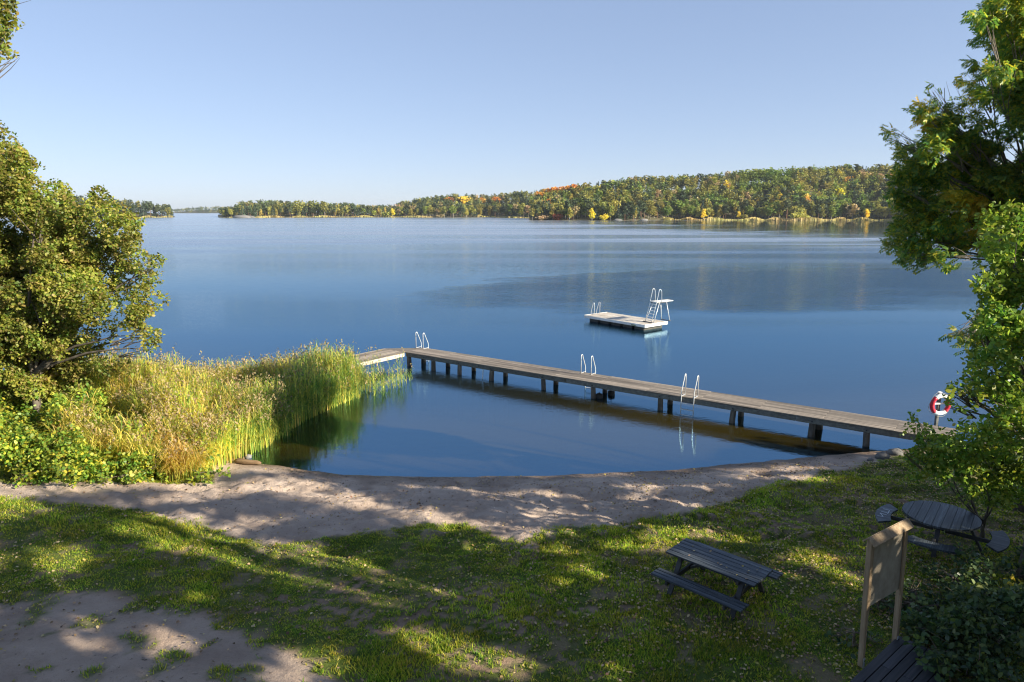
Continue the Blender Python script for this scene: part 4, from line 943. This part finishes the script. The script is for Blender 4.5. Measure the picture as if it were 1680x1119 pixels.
eC = EL([(1655, 20, 40), (1630, 55, 22), (1680, 70, 34), (1618, 20, 18), (1720, 30, 60), (1600, 118, 22), (1635, 130, 30), (1670, 150, 36), (1590, 165, 34), (1545, 150, 16), (1525, 150, 14), (1520, 175, 18), (1508, 185, 12), (1550, 195, 32),
     (1620, 200, 40), (1665, 215, 40), (1590, 240, 40), (1540, 235, 26), (1640, 270, 42), (1470, 222, 11), (1478, 240, 10), (1465, 215, 8), (1500, 250, 18), (1495, 262, 16), (1530, 280, 32), (1580, 300, 38), (1490, 300, 24), (1480, 315, 20), (1505, 340, 30), (1550, 345, 36), (1610, 340, 38), (1475, 395, 17), (1465, 410, 12),
     (1500, 380, 28), (1545, 390, 30), (1515, 415, 20), (1590, 385, 28), (1490, 425, 12), (1560, 420, 18), (1575, 215, 30), (1620, 300, 40), (1730, 150, 70), (1730, 260, 70), (1720, 380, 70), (1800, 60, 90), (1810, 200, 90), (1800, 330, 80), (1880, 130, 90), (1880, 280, 90), (1570, 545, 10), (1595, 555, 20), (1620, 560, 28), (1583, 560, 10), (1640, 540, 30)], 16.5, 1.0)
bC = Vector((13.6, 17.0, float(hgt(13.6, 17.0))))
pinnate('ash_tree', 'tall ash with feathery leaves turning yellow at the right edge', bC, eC, (13.3, 16.9, 7.0), 820, 7)
# right sapling / shrubs with rounded leaves
eD = EL([(1660, 370, 40), (1640, 400, 34), (1680, 430, 50), (1625, 430, 24), (1650, 470, 40), (1610, 465, 14), (1625, 500, 20), (1670, 520, 40), (1600, 520, 12), (1620, 470, 24), (1645, 530, 38), (1612, 540, 20), (1640, 590, 34), (1670, 600, 40), (1600, 600, 20), (1585, 615, 12), (1610, 630, 26), (1650, 650, 40), (1690, 650, 50), (1600, 660, 22), (1620, 690, 34), (1570, 640, 12), (1560, 632, 7), (1555, 660, 8), (1700, 560, 50), (1570, 672, 10), (1564, 650, 14), (1554, 642, 8), (1556, 652, 8), (1567, 668, 12), (1575, 635, 14), (1590, 650, 22), (1560, 668, 6), (1660, 700, 40), (1700, 480, 50)], 13.2, .8)
leafy('alder_sapling', 'young alder with rounded leaves in front of the ash at the right edge', 'tree', (10.9, 13.4, float(hgt(10.9, 13.4))), eD, LM['sapling'], 2000, .095, LEAF6, .36, 2.0, .5, .09, (10.9, 13.4, 3.6), 9, 22)
eE = EL([(1500, 700, 14), (1497, 680, 8), (1490, 715, 12), (1525, 715, 22), (1560, 715, 30), (1600, 725, 34), (1520, 745, 28), (1560, 755, 32), (1610, 765, 36), (1655, 745, 40), (1485, 745, 14), (1500, 775, 18), (1640, 800, 34), (1580, 800, 20), (1670, 790, 40), (1550, 790, 14), (1475, 735, 8), (1540, 735, 24), (1580, 745, 30), (1630, 730, 34), (1500, 750, 20), (1670, 760, 34), (1460, 755, 10), (1530, 770, 22), (1600, 790, 24)], 14.6, .7)
leafy('alder_shrub', 'low spreading shrub hiding the shore end of the pier', 'shrub', (11.4, 15.4, float(hgt(11.4, 15.4))), eE, LM['sapling'], 1900, .095, LEAF6, .42, 2.2, .5, .05, (11.4, 15.4, 1.0), 12, 7)
# undergrowth bottom right
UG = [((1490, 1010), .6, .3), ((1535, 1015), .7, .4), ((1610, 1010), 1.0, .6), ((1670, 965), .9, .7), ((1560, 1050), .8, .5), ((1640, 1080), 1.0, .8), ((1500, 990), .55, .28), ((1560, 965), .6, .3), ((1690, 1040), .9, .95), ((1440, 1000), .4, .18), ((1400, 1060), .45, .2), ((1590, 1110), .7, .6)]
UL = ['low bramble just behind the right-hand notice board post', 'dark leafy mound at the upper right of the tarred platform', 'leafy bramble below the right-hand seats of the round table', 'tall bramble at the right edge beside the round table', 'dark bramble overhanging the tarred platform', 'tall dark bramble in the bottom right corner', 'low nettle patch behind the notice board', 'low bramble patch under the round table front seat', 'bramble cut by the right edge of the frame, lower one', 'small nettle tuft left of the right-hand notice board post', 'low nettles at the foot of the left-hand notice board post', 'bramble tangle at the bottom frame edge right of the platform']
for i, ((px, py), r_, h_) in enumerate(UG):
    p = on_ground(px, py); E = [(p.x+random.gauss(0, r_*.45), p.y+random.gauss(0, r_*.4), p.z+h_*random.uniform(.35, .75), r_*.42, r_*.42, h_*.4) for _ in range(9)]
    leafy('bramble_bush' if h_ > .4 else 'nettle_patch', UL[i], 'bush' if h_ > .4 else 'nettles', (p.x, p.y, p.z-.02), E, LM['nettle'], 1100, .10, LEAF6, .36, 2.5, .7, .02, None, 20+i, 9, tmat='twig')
# yellow sprig
p = on_ground(1660, 985); c = D(1655, 965, p.y-.3); E = [(c.x, c.y, c.z, .16), (c.x-.25, c.y, c.z-.2, .1), (c.x+.2, c.y+.1, c.z+.05, .14)]
leafy('maple_seedling', 'young seedling with bright yellow leaves among the dark brambles', 'plant', (c.x, c.y, p.z), E, FM['yellow'], 900, .11, LEAF6, .2, 2, .6, .012, (c.x, c.y, c.z-.2), 33, 3, tmat='twig')
# brambles and bushes on the left bank
LB = [((20, 785), 1.3, 1.7), ((95, 788), 1.2, 1.5), ((60, 740), 1.4, 2.1), ((165, 788), 1.0, 1.1), ((235, 772), 1.2, 1.8), ((285, 785), 1.0, 1.3), ((200, 796), .7, .5), ((-30, 760), 1.4, 2.0), ((130, 745), 1.2, 1.6), ((20, 700), 1.6, 2.4), ((330, 790), .6, .45), ((270, 740), 1.1, 1.7), ((40, 797), .8, .6)]
LBL2 = ['bright green bramble at the left edge with yellow lower leaves', 'bramble mound second from the left edge', 'taller bramble behind the two front mounds at left', 'low bramble before the fallen straw-yellow reeds', 'round green bush between the flattened reeds and the standing reeds', 'green bush just left of the golden grass clump', 'low dark green plant spilling on the sand path', 'tall bramble cut by the left frame edge', 'green bramble right under the flattened reeds', 'dark leafy bush at the foot of the big alder', 'small plant in front of the golden grass', 'leafy bush merging into the standing reeds', 'low bright green growth on the path edge at far left']
for i, ((px, py), r_, h_) in enumerate(LB):
    p = on_ground(px, py); E = [(p.x+random.gauss(0, r_*.5), p.y+random.gauss(0, r_*.3)+.2, p.z+h_*random.uniform(.2, .72), r_*.36, r_*.36, h_*.3) for _ in range(12)]
    leafy('bramble_bush', LBL2[i], 'bush', (p.x, p.y, p.z-.02), E, LM['bramble'], 800, .11, LEAF6, .3, 1.8, .6, .02, None, 50+i, 9, tmat='twig')

# ------------------------------------------------------------------ reeds
def inpoly(x, y, P):
    ins = np.zeros(len(x), bool); n = len(P)
    for i in range(n):
        x0, y0 = P[i]; x1, y1 = P[(i+1) % n]
        c = ((y0 > y) != (y1 > y)) & (x < (x1-x0)*(y-y0)/((y1-y0) if y1 != y0 else 1e-9)+x0); ins ^= c
    return ins
def scatter_poly(P, n):
    P = np.array(P); lo = P.min(0); hi = P.max(0); x = rng.uniform(lo[0], hi[0], n); y = rng.uniform(lo[1], hi[1], n); k = inpoly(x, y, P); return x[k], y[k]
def reeds(name, label, P, n, hmin, hmax, dry, lean=.12, leandir=None, plumes=.7, leaves=8):
    x, y = scatter_poly(P, n); k = fbm(x, y, .9, 71, 3) > .30; x = x[k]; y = y[k]; n = len(x)
    z0 = np.maximum(hgt(x, y), -.3); hh = rng.uniform(hmin, hmax, n)*(.60+.55*vnoise(x, y, .6, 77))*(.8+.3*rng.random(n))*np.interp(x, [-12, -8, -5], [1, 1.0, .82])
    la = rng.random(n)*6.28; lx = np.cos(la)*lean*rng.random(n); ly = np.sin(la)*lean*rng.random(n)
    if leandir is not None: lx = lx+leandir[0]*rng.uniform(.5, 1.2, n); ly = ly+leandir[1]*rng.uniform(.5, 1.2, n)
    B = np.stack([x, y, z0], 1)
    def at(s): return B+np.stack([lx*hh*s**1.8, ly*hh*s**1.8, hh*s*(1-.25*s*np.hypot(lx, ly)**1)], 1)
    Vs = []; Fs = []; Ms = []; off = 0
    ph = rng.random(n)*3.14; wv = np.stack([np.cos(ph), np.sin(ph), ph*0], 1)*.011
    S = [0, .35, .7, 1.0]; ring = np.stack([q for s in S for q in (at(s)-wv*(1.2-s*.7), at(s)+wv*(1.2-s*.7))], 1)
    Vs.append(ring.reshape(-1, 3)); b = np.arange(n)[:, None]*8
    F = np.concatenate([b+np.array([2*j, 2*j+1, 2*j+3, 2*j+2]) for j in range(3)], 0); Fs.append(F); Ms.append(np.where(np.tile(rng.random(n) < .35, 3), 1, 0)); off += n*8
    for j in range(leaves):
        s = .25+.72*(j+rng.random(n))/leaves; a = at(s); q = rng.random(n)*6.28; L_ = rng.uniform(.30, .62, n)
        d = np.stack([np.cos(q), np.sin(q), q*0], 1); e = np.stack([-np.sin(q), np.cos(q), q*0], 1)*.0115
        m = a+d*(L_*.34)[:, None]+np.array([0, 0, 1])*(L_*.42)[:, None]; t_ = a+d*(L_*.75)[:, None]+np.array([0, 0, 1])*(L_*rng.uniform(-.05, .75, n))[:, None]
        V = np.stack([a-e*.6, a+e*.6, m+e, t_, m-e], 1).reshape(-1, 3); Vs.append(V); Fs.append(None)
        F5 = np.arange(n)[:, None]*5+off+np.arange(5); Fs[-1] = F5[:, [0, 1, 2, 4]]; Fs.append(F5[:, [4, 2, 3]]); off += n*5
        mm = np.where(rng.random(n) < dry*(1.45-s)*np.clip((-8.6-x)/2.2, .12, 1), 1, np.where(rng.random(n) < np.clip((x+10.6)/1.8, .08, .85), 3, 0)); Ms += [mm, mm]
    kp = rng.random(n) < plumes; idx = np.where(kp)[0]; tp = at(1.0)[idx]
    for j in range(5):
        c = tp+np.stack([rng.normal(size=len(idx))*.035+lx[idx]*.1, rng.normal(size=len(idx))*.035+ly[idx]*.1, .03+.05*j+0*idx], 1)
        V = place(c, rng.uniform(.07, .12, len(idx)), LEAF4, frames(len(idx), -.0, -1.0)); Vs.append(V); Fs.append(nfaces(len(idx), 4, off)); off += len(V); Ms.append(np.full(len(idx), 2))
    o = link(name, mesh_np(name, np.concatenate(Vs), Fs, [LM['reed'], LM['reedy'], LM['plume'], LM['reedgreen_shaded']], np.concatenate(Ms)))
    return tag(o, label, 'reeds', kind='stuff')
reeds('reed_bed', 'dense green-gold reed bed standing in the shallows left of the bay', [(-10.6, 21.9), (-9.3, 24.0), (-8.7, 25.8), (-8.2, 27.8), (-7.1, 30.6), (-6.9, 31.9), (-8.8, 32.6), (-11, 31.5), (-15, 29.8), (-21, 30), (-20.5, 27), (-15.4, 24.8), (-12.8, 22.6)], 26000, 1.5, 2.75, .85, plumes=.3, leaves=11)
reeds('reed_bed', 'straw-yellow front edge of the reeds beside the beach', [(-11.3, 20.6), (-9.9, 20.9), (-9.3, 22.6), (-8.5, 25.2), (-9.6, 25.4), (-12.6, 23)], 3000, 1.3, 2.2, 1.1, .2)
reeds('reed_bed', 'loose green reeds beside the outer pier corner', [(-7.4, 28.8), (-5.7, 31.5), (-5.0, 33.4), (-5.2, 34.4), (-7.5, 33.4), (-9, 31)], 260, 1.0, 2.2, .15)
reeds('flattened_reeds', 'patch of fallen straw-yellow reeds leaning over the brambles', [(-14.4, 20.2), (-11.4, 19.9), (-11.6, 21.6), (-15.5, 22.5)], 900, 1.5, 2.2, 1.4, .35, (.55, -.35), .25, 6)
reeds('golden_grass', 'bright golden grass clump at the end of the reeds on the sand', [(-10.9, 19.9), (-9.9, 19.7), (-9.6, 20.6), (-10.4, 21.3)], 420, .8, 1.4, 3.0, .35, None, .3, 9)
# log and stone at the water's edge
p = on_ground(405, 762); t = thing('driftwood_log', 'short brown driftwood log lying at the left end of the beach', 'log', (p.x, p.y, p.z+.05), -.15)
MB().tube([(-.42, 0, .04), (-.3, .02, .06), (0, -.02, .04), (.35, .03, .03), (.5, .02, .02)], [.06, .1, .1, .075, .04], 10).build('stem', M['log'], t, True)
MB().tube([(-.1, 0, .08), (-.16, .1, .18)], [.035, .02], 6).build('branch_stub', M['log'], t, True)
p = on_ground(406, 755); rock((p.x, p.y+.1, p.z+.08), (.13, .11, .1), 3, 'small round grey stone behind the driftwood log')
for i, (px, py, s, lab) in enumerate([(1447, 752, (.26, .22, .2), 'angular grey rock at the right end of the beach'), (1428, 756, (.12, .1, .07), 'smaller dark rock left of the angular rock'), (1470, 745, (.3, .25, .16), 'flat pale rock half under the right shrub'), (654, 870, (.05, .04, .03), 'small stone at the grass edge')]):
    if i == 3: continue
    p = on_ground(px, py); rock((p.x, p.y, p.z+.03), s, 11+i, lab)

# ------------------------------------------------------------------ lawn and fallen leaves
def vis_scatter(n, x0=-16, x1=14, y0=9.2, y1=22):
    x = rng.uniform(x0, x1, n); y = rng.uniform(y0, y1, n); z = hgt(x, y); px, py, f = proj(x, y, z)
    k = (px > -60) & (px < 1740) & (py < 1160); return x[k], y[k], z[k]
x, y, z = vis_scatter(330000); g = grassmask(x, y, z); k = rng.random(len(x)) < np.clip(g*1.15-.12, 0, 1)*(.22+.78*np.clip((fbm(x, y, 1.1, 91, 5)-.36)*4.5, 0, 1))
x, y, z = x[k], y[k], z[k]; n = len(x)
Vs = []
lush = .55+.8*np.clip((fbm(x, y, .45, 95, 3)-.35)*2.4, 0, 1)
for j in range(2):
    a = rng.random(n)*6.28; h_ = rng.uniform(.035, .085, n)*lush; wd = rng.uniform(.008, .015, n); bx = x+rng.normal(size=n)*.015; by = y+rng.normal(size=n)*.015
    tx = rng.normal(size=n)*.035; ty = rng.normal(size=n)*.035
    Vs.append(np.stack([np.stack([bx-np.cos(a)*wd, by-np.sin(a)*wd, z-.01], 1), np.stack([bx+np.cos(a)*wd, by+np.sin(a)*wd, z-.01], 1), np.stack([bx+tx, by+ty, z+h_], 1)], 1).reshape(-1, 3))
V = np.concatenate(Vs); o = link('lawn_grass', mesh_np('lawn_grass', V, nfaces(len(V)//3, 3), LM['blade'])); tag(o, 'short green grass of the lawn with worn gaps', 'grass', kind='stuff')
x, y, z = vis_scatter(85000); px, py, f = proj(x, y, z); g = grassmask(x, y, z)
dn = np.clip((px-500)/900, .22, 1)*(.35+.65*g)*np.clip((fbm(x, y, .7, 97, 3)-.25)*2.3, .15, 1)
k = rng.random(len(x)) < dn; k &= z > .02; x, y, z = x[k], y[k], z[k]; n = len(x)
V = place(np.stack([x, y, z+rng.uniform(.012, .05, n)], 1), rng.uniform(.035, .078, n), LEAF6*np.array([1, 1.15, 2.2]), frames(n, 1.4)); o = link('fallen_leaves', mesh_np('fallen_leaves', V, nfaces(n, 6), LM['dryleaf'])); tag(o, 'fallen brown and yellow leaves scattered over lawn and sand', 'leaves', kind='stuff')
tt_ = bpy.data.objects['picnic_table']; MW = tt_.rotation_euler.z; n = 14; a = rng.uniform(-.8, .8, n); b_ = rng.uniform(-.33, .33, n)
P = np.stack([tt_.location.x+a*math.cos(MW)-b_*math.sin(MW), tt_.location.y+a*math.sin(MW)+b_*math.cos(MW), np.full(n, tt_.location.z+.765)], 1)
V = place(P, rng.uniform(.04, .07, n), LEAF6, frames(n, 3)); o = link('fallen_leaves', mesh_np('fallen_leaves', V, nfaces(n, 6), LM['dryleaf'])); tag(o, 'few dry leaves lying on the top of the long picnic table', 'leaves', kind='stuff')
# line of washed-up bits along the waterline and in the sand hollows
n = 4200; x = rng.uniform(-9.8, 12, n); d = np.where(rng.random(n) < .45, rng.gamma(6, .06, n)+.02, rng.gamma(1.6, 1.5, n)); kk = (vnoise(x, d*2.2, 1.7, 131) > .52); x = x[kk]; d = d[kk]; n = len(x); y = shore(x)-d; z = hgt(x, y)
V = place(np.stack([x, y, z+.012], 1), rng.uniform(.02, .06, n), LEAF4, frames(n, 1.5)); o = link('drift_debris', mesh_np('drift_debris', V, nfaces(n, 4), M['twig'])); tag(o, 'thin line of dark washed-up bits along the waterline', 'debris', kind='stuff')

# ------------------------------------------------------------------ trees beside and behind the photographer (they cast the dappled shade)
LITC = [  # centre, half width, half height (photo survey of the sunny gaps)
 (240, 862, 42, 14), (300, 880, 55, 16), (370, 900, 60, 18), (440, 918, 60, 18), (500, 925, 55, 22), (560, 945, 60, 20), (620, 962, 55, 20), (690, 985, 60, 18), (745, 1000, 30, 10), (600, 930, 50, 12),
 (95, 915, 42, 15), (335, 978, 32, 9), (20, 828, 45, 12), (140, 1018, 26, 10), (140, 1060, 34, 12), (262, 1055, 26, 20), (520, 1080, 45, 22), (480, 1110, 40, 14), (670, 1040, 34, 16), (730, 1060, 46, 18), (800, 1085, 50, 20), (860, 1100, 40, 14),
 (950, 945, 45, 12), (900, 975, 26, 12), (1000, 1105, 40, 18), (1000, 1040, 20, 8), (860, 1110, 40, 10), (1060, 895, 50, 8), (1120, 872, 60, 8), (1240, 880, 45, 10), (1130, 1010, 0, 0), (1300, 905, 26, 10), (1340, 925, 30, 9), (1380, 950, 24, 9), (1430, 905, 30, 7), (1250, 865, 60, 5), (1480, 950, 34, 10), (1440, 985, 22, 9), (1380, 985, 16, 6), (770, 900, 20, 7), (850, 890, 20, 6), (925, 905, 20, 6),
 (420, 800, 130, 9), (560, 812, 60, 5), (640, 826, 40, 5), (700, 805, 60, 4), (850, 815, 60, 6), (900, 840, 50, 7), (960, 850, 40, 6), (1010, 835, 50, 5), (1080, 842, 40, 5), (780, 860, 40, 5), (1050, 800, 40, 4), (1150, 800, 50, 3), (1230, 785, 60, 3), (1300, 770, 60, 3), (1350, 790, 30, 3), (920, 880, 20, 4), (300, 815, 60, 6), (150, 800, 90, 4), (280, 850, 60, 6), (1190, 760, 50, 2), (1090, 770, 20, 4)]
LITC = [c for c in LITC if c[2] > 0]
SUNT = [(D(1655, 165, 16.5), 1.15, .2, 1.2), (D(1640, 60, 16.5), 1.0, .45, 1.2), (D(1655, 420, 13.2), .9, .4, 1.6), (D(1655, 560, 13.2), .9, .45, 1.6), (D(1570, 740, 14.6), 1.1, .4, 1.8), (D(1650, 690, 13.6), .8, .35, 1.8), (D(1455, 920, 10.7), .8, .40, 2.6), (D(1470, 860, 10.8), .35, .3, 4), (D(1640, 320, 16.5), 1.1, .5, 1.4)]
def sunny(P):
    """True where a leaf at P would shade a spot that is sunny in the place"""
    gz_ = .7
    for _ in range(2):
        t_ = (P[:, 2]-gz_)/math.tan(R(SUN_EL)); gx_ = P[:, 0]-SUN_V.x*t_; gy_ = P[:, 1]-SUN_V.y*t_; gz_ = np.maximum(hgt0(gx_, gy_), 0)
    px, py, f = proj(gx_, gy_, gz_)
    n1_ = (fbm(gx_, gy_, .9, 101, 3)-.5)
    k = np.zeros(len(P), bool)
    for cx, cy, rx, ry in LITC: k |= (((px-cx)/(rx*1.5))**2+((py-cy)/(ry*1.75))**2+n1_*1.8) < 1
    bank = np.interp(px, [-400, 0, 340, 380, 560, 900, 1150, 1260, 1500, 1700], [812, 803, 800, 775, 783, 786, 775, 700, 640, 560])
    k |= (py < bank) & (px < 1700)
    # streaky dapples on the sand between lawn and water
    sand = (py < np.interp(px, EDX, EDY)) & (py > 760)
    k |= sand & (vnoise(gx_*.45+gy_*.3, gy_*3.0-gx_*1.2, 1.3, 111) > .57)
    # fine speckle on the right lawn
    k |= (px > 1000) & (py > 850) & (py < 1000) & (vnoise(gx_, gy_*2.2, 2.6, 113) > .59)
    k = k & (f > .5)
    sd = np.array(SUN_D)
    for c, r_, thr, fq in SUNT:                        # raised things that catch the sun
        v = P-np.array(c); a_ = v@sd; q = v-a_[:, None]*sd; k |= (a_ > 1.2) & (np.linalg.norm(q, axis=1) < r_) & (vnoise(q[:, 0]*1.4+q[:, 2], q[:, 1]*1.4+q[:, 2]*.8, fq, 117) > thr)
    return k
def inframe(P):
    px, py, f = proj(P[:, 0], P[:, 1], P[:, 2]); return (f > .3) & (px > -120) & (px < 1800) & (py > -120) & (py < 1240)
def canopy(x0, y0, h, r_, seed, label, lo=.2):
    global rng
    rng = np.random.default_rng(seed); random.seed(seed); gz = float(hgt0(x0, y0)); E = []
    for i in range(34):
        q = random.random()*6.28; zz = h*(lo+(.95-lo)*random.random()); w_ = r_*math.sqrt(max(0.05, 1-((zz/h-.55)/.5)**2)); rr = w_*math.sqrt(random.random())*.85
        E.append((math.cos(q)*rr, math.sin(q)*rr, zz, r_*.34, r_*.34, r_*.27))
    P = blob_points(E, 48, .4, .2, .8, seed=seed)
    Wd = P+np.array([x0, y0, gz]); P = P[~sunny(Wd) & ~inframe(Wd)]
    t = thing('shade_tree', label, 'tree', (x0, y0, gz))
    V = place(P, .27*(.7+.6*rng.random(len(P))), LEAF6, frames(len(P), .3)); link('crown', mesh_np('crown', V, nfaces(len(P), 6), LM['shade']), t)
    MB().tube([(0, 0, -.2), (.1, 0, h*.3), (-.1, .1, h*.6), (0, 0, h*.85)], [.32, .26, .17, .06], 9).build('trunk', M['bark'], t, True)
    b = MB(); limbs(b, (0, 0, h*.35), [e[:3] for e in E[:16] if not inframe(np.array([[e[0]+x0, e[1]+y0, e[2]+gz]]))[0]], .09, .1); b.build('branch', M['bark'], t, True)
for i, (x0, y0, h, r_) in enumerate([(11.5, -1.5, 18, 5.2), (18, 3.0, 19, 5.6), (19.5, 10.5, 14, 4.4), (26, 1.5, 20, 6), (27, 10, 17, 5.5), (5, -8, 17, 5), (15, -9, 18, 5.5), (25, -9, 19, 6), (34, 6, 18, 5.5), (13.5, 6.0, 9, 3.2)]):
    canopy(x0, y0, h, r_, 300+i, ['tall tree right behind the viewpoint', 'tall tree to the right of the viewpoint', 'tree right of the round table beyond the frame', 'tall tree farther right of the viewpoint', 'tree on the bank farther right', 'tree behind the viewpoint on the left', 'tree well behind the viewpoint', 'tall tree behind right of the viewpoint', 'farthest tree on the right bank', 'small tree close beside the viewpoint on the right'][i], .1 if i in (2, 9) else .18)

# ------------------------------------------------------------------ air
m, t_, out, N, L = newmat('air_haze')
pv = N('VolumePrincipled', i_Density=HAZE, i_Anisotropy=.2); pv.inputs['Color'].default_value = (.80, .89, 1, 1)
L(pv.outputs[0], out.inputs['Volume'])
hz = MB().box((9400, 9700, 92), (0, 4350, 38)).build('haze', m); tag(hz, 'thin autumn haze over the lake', kind='stuff')
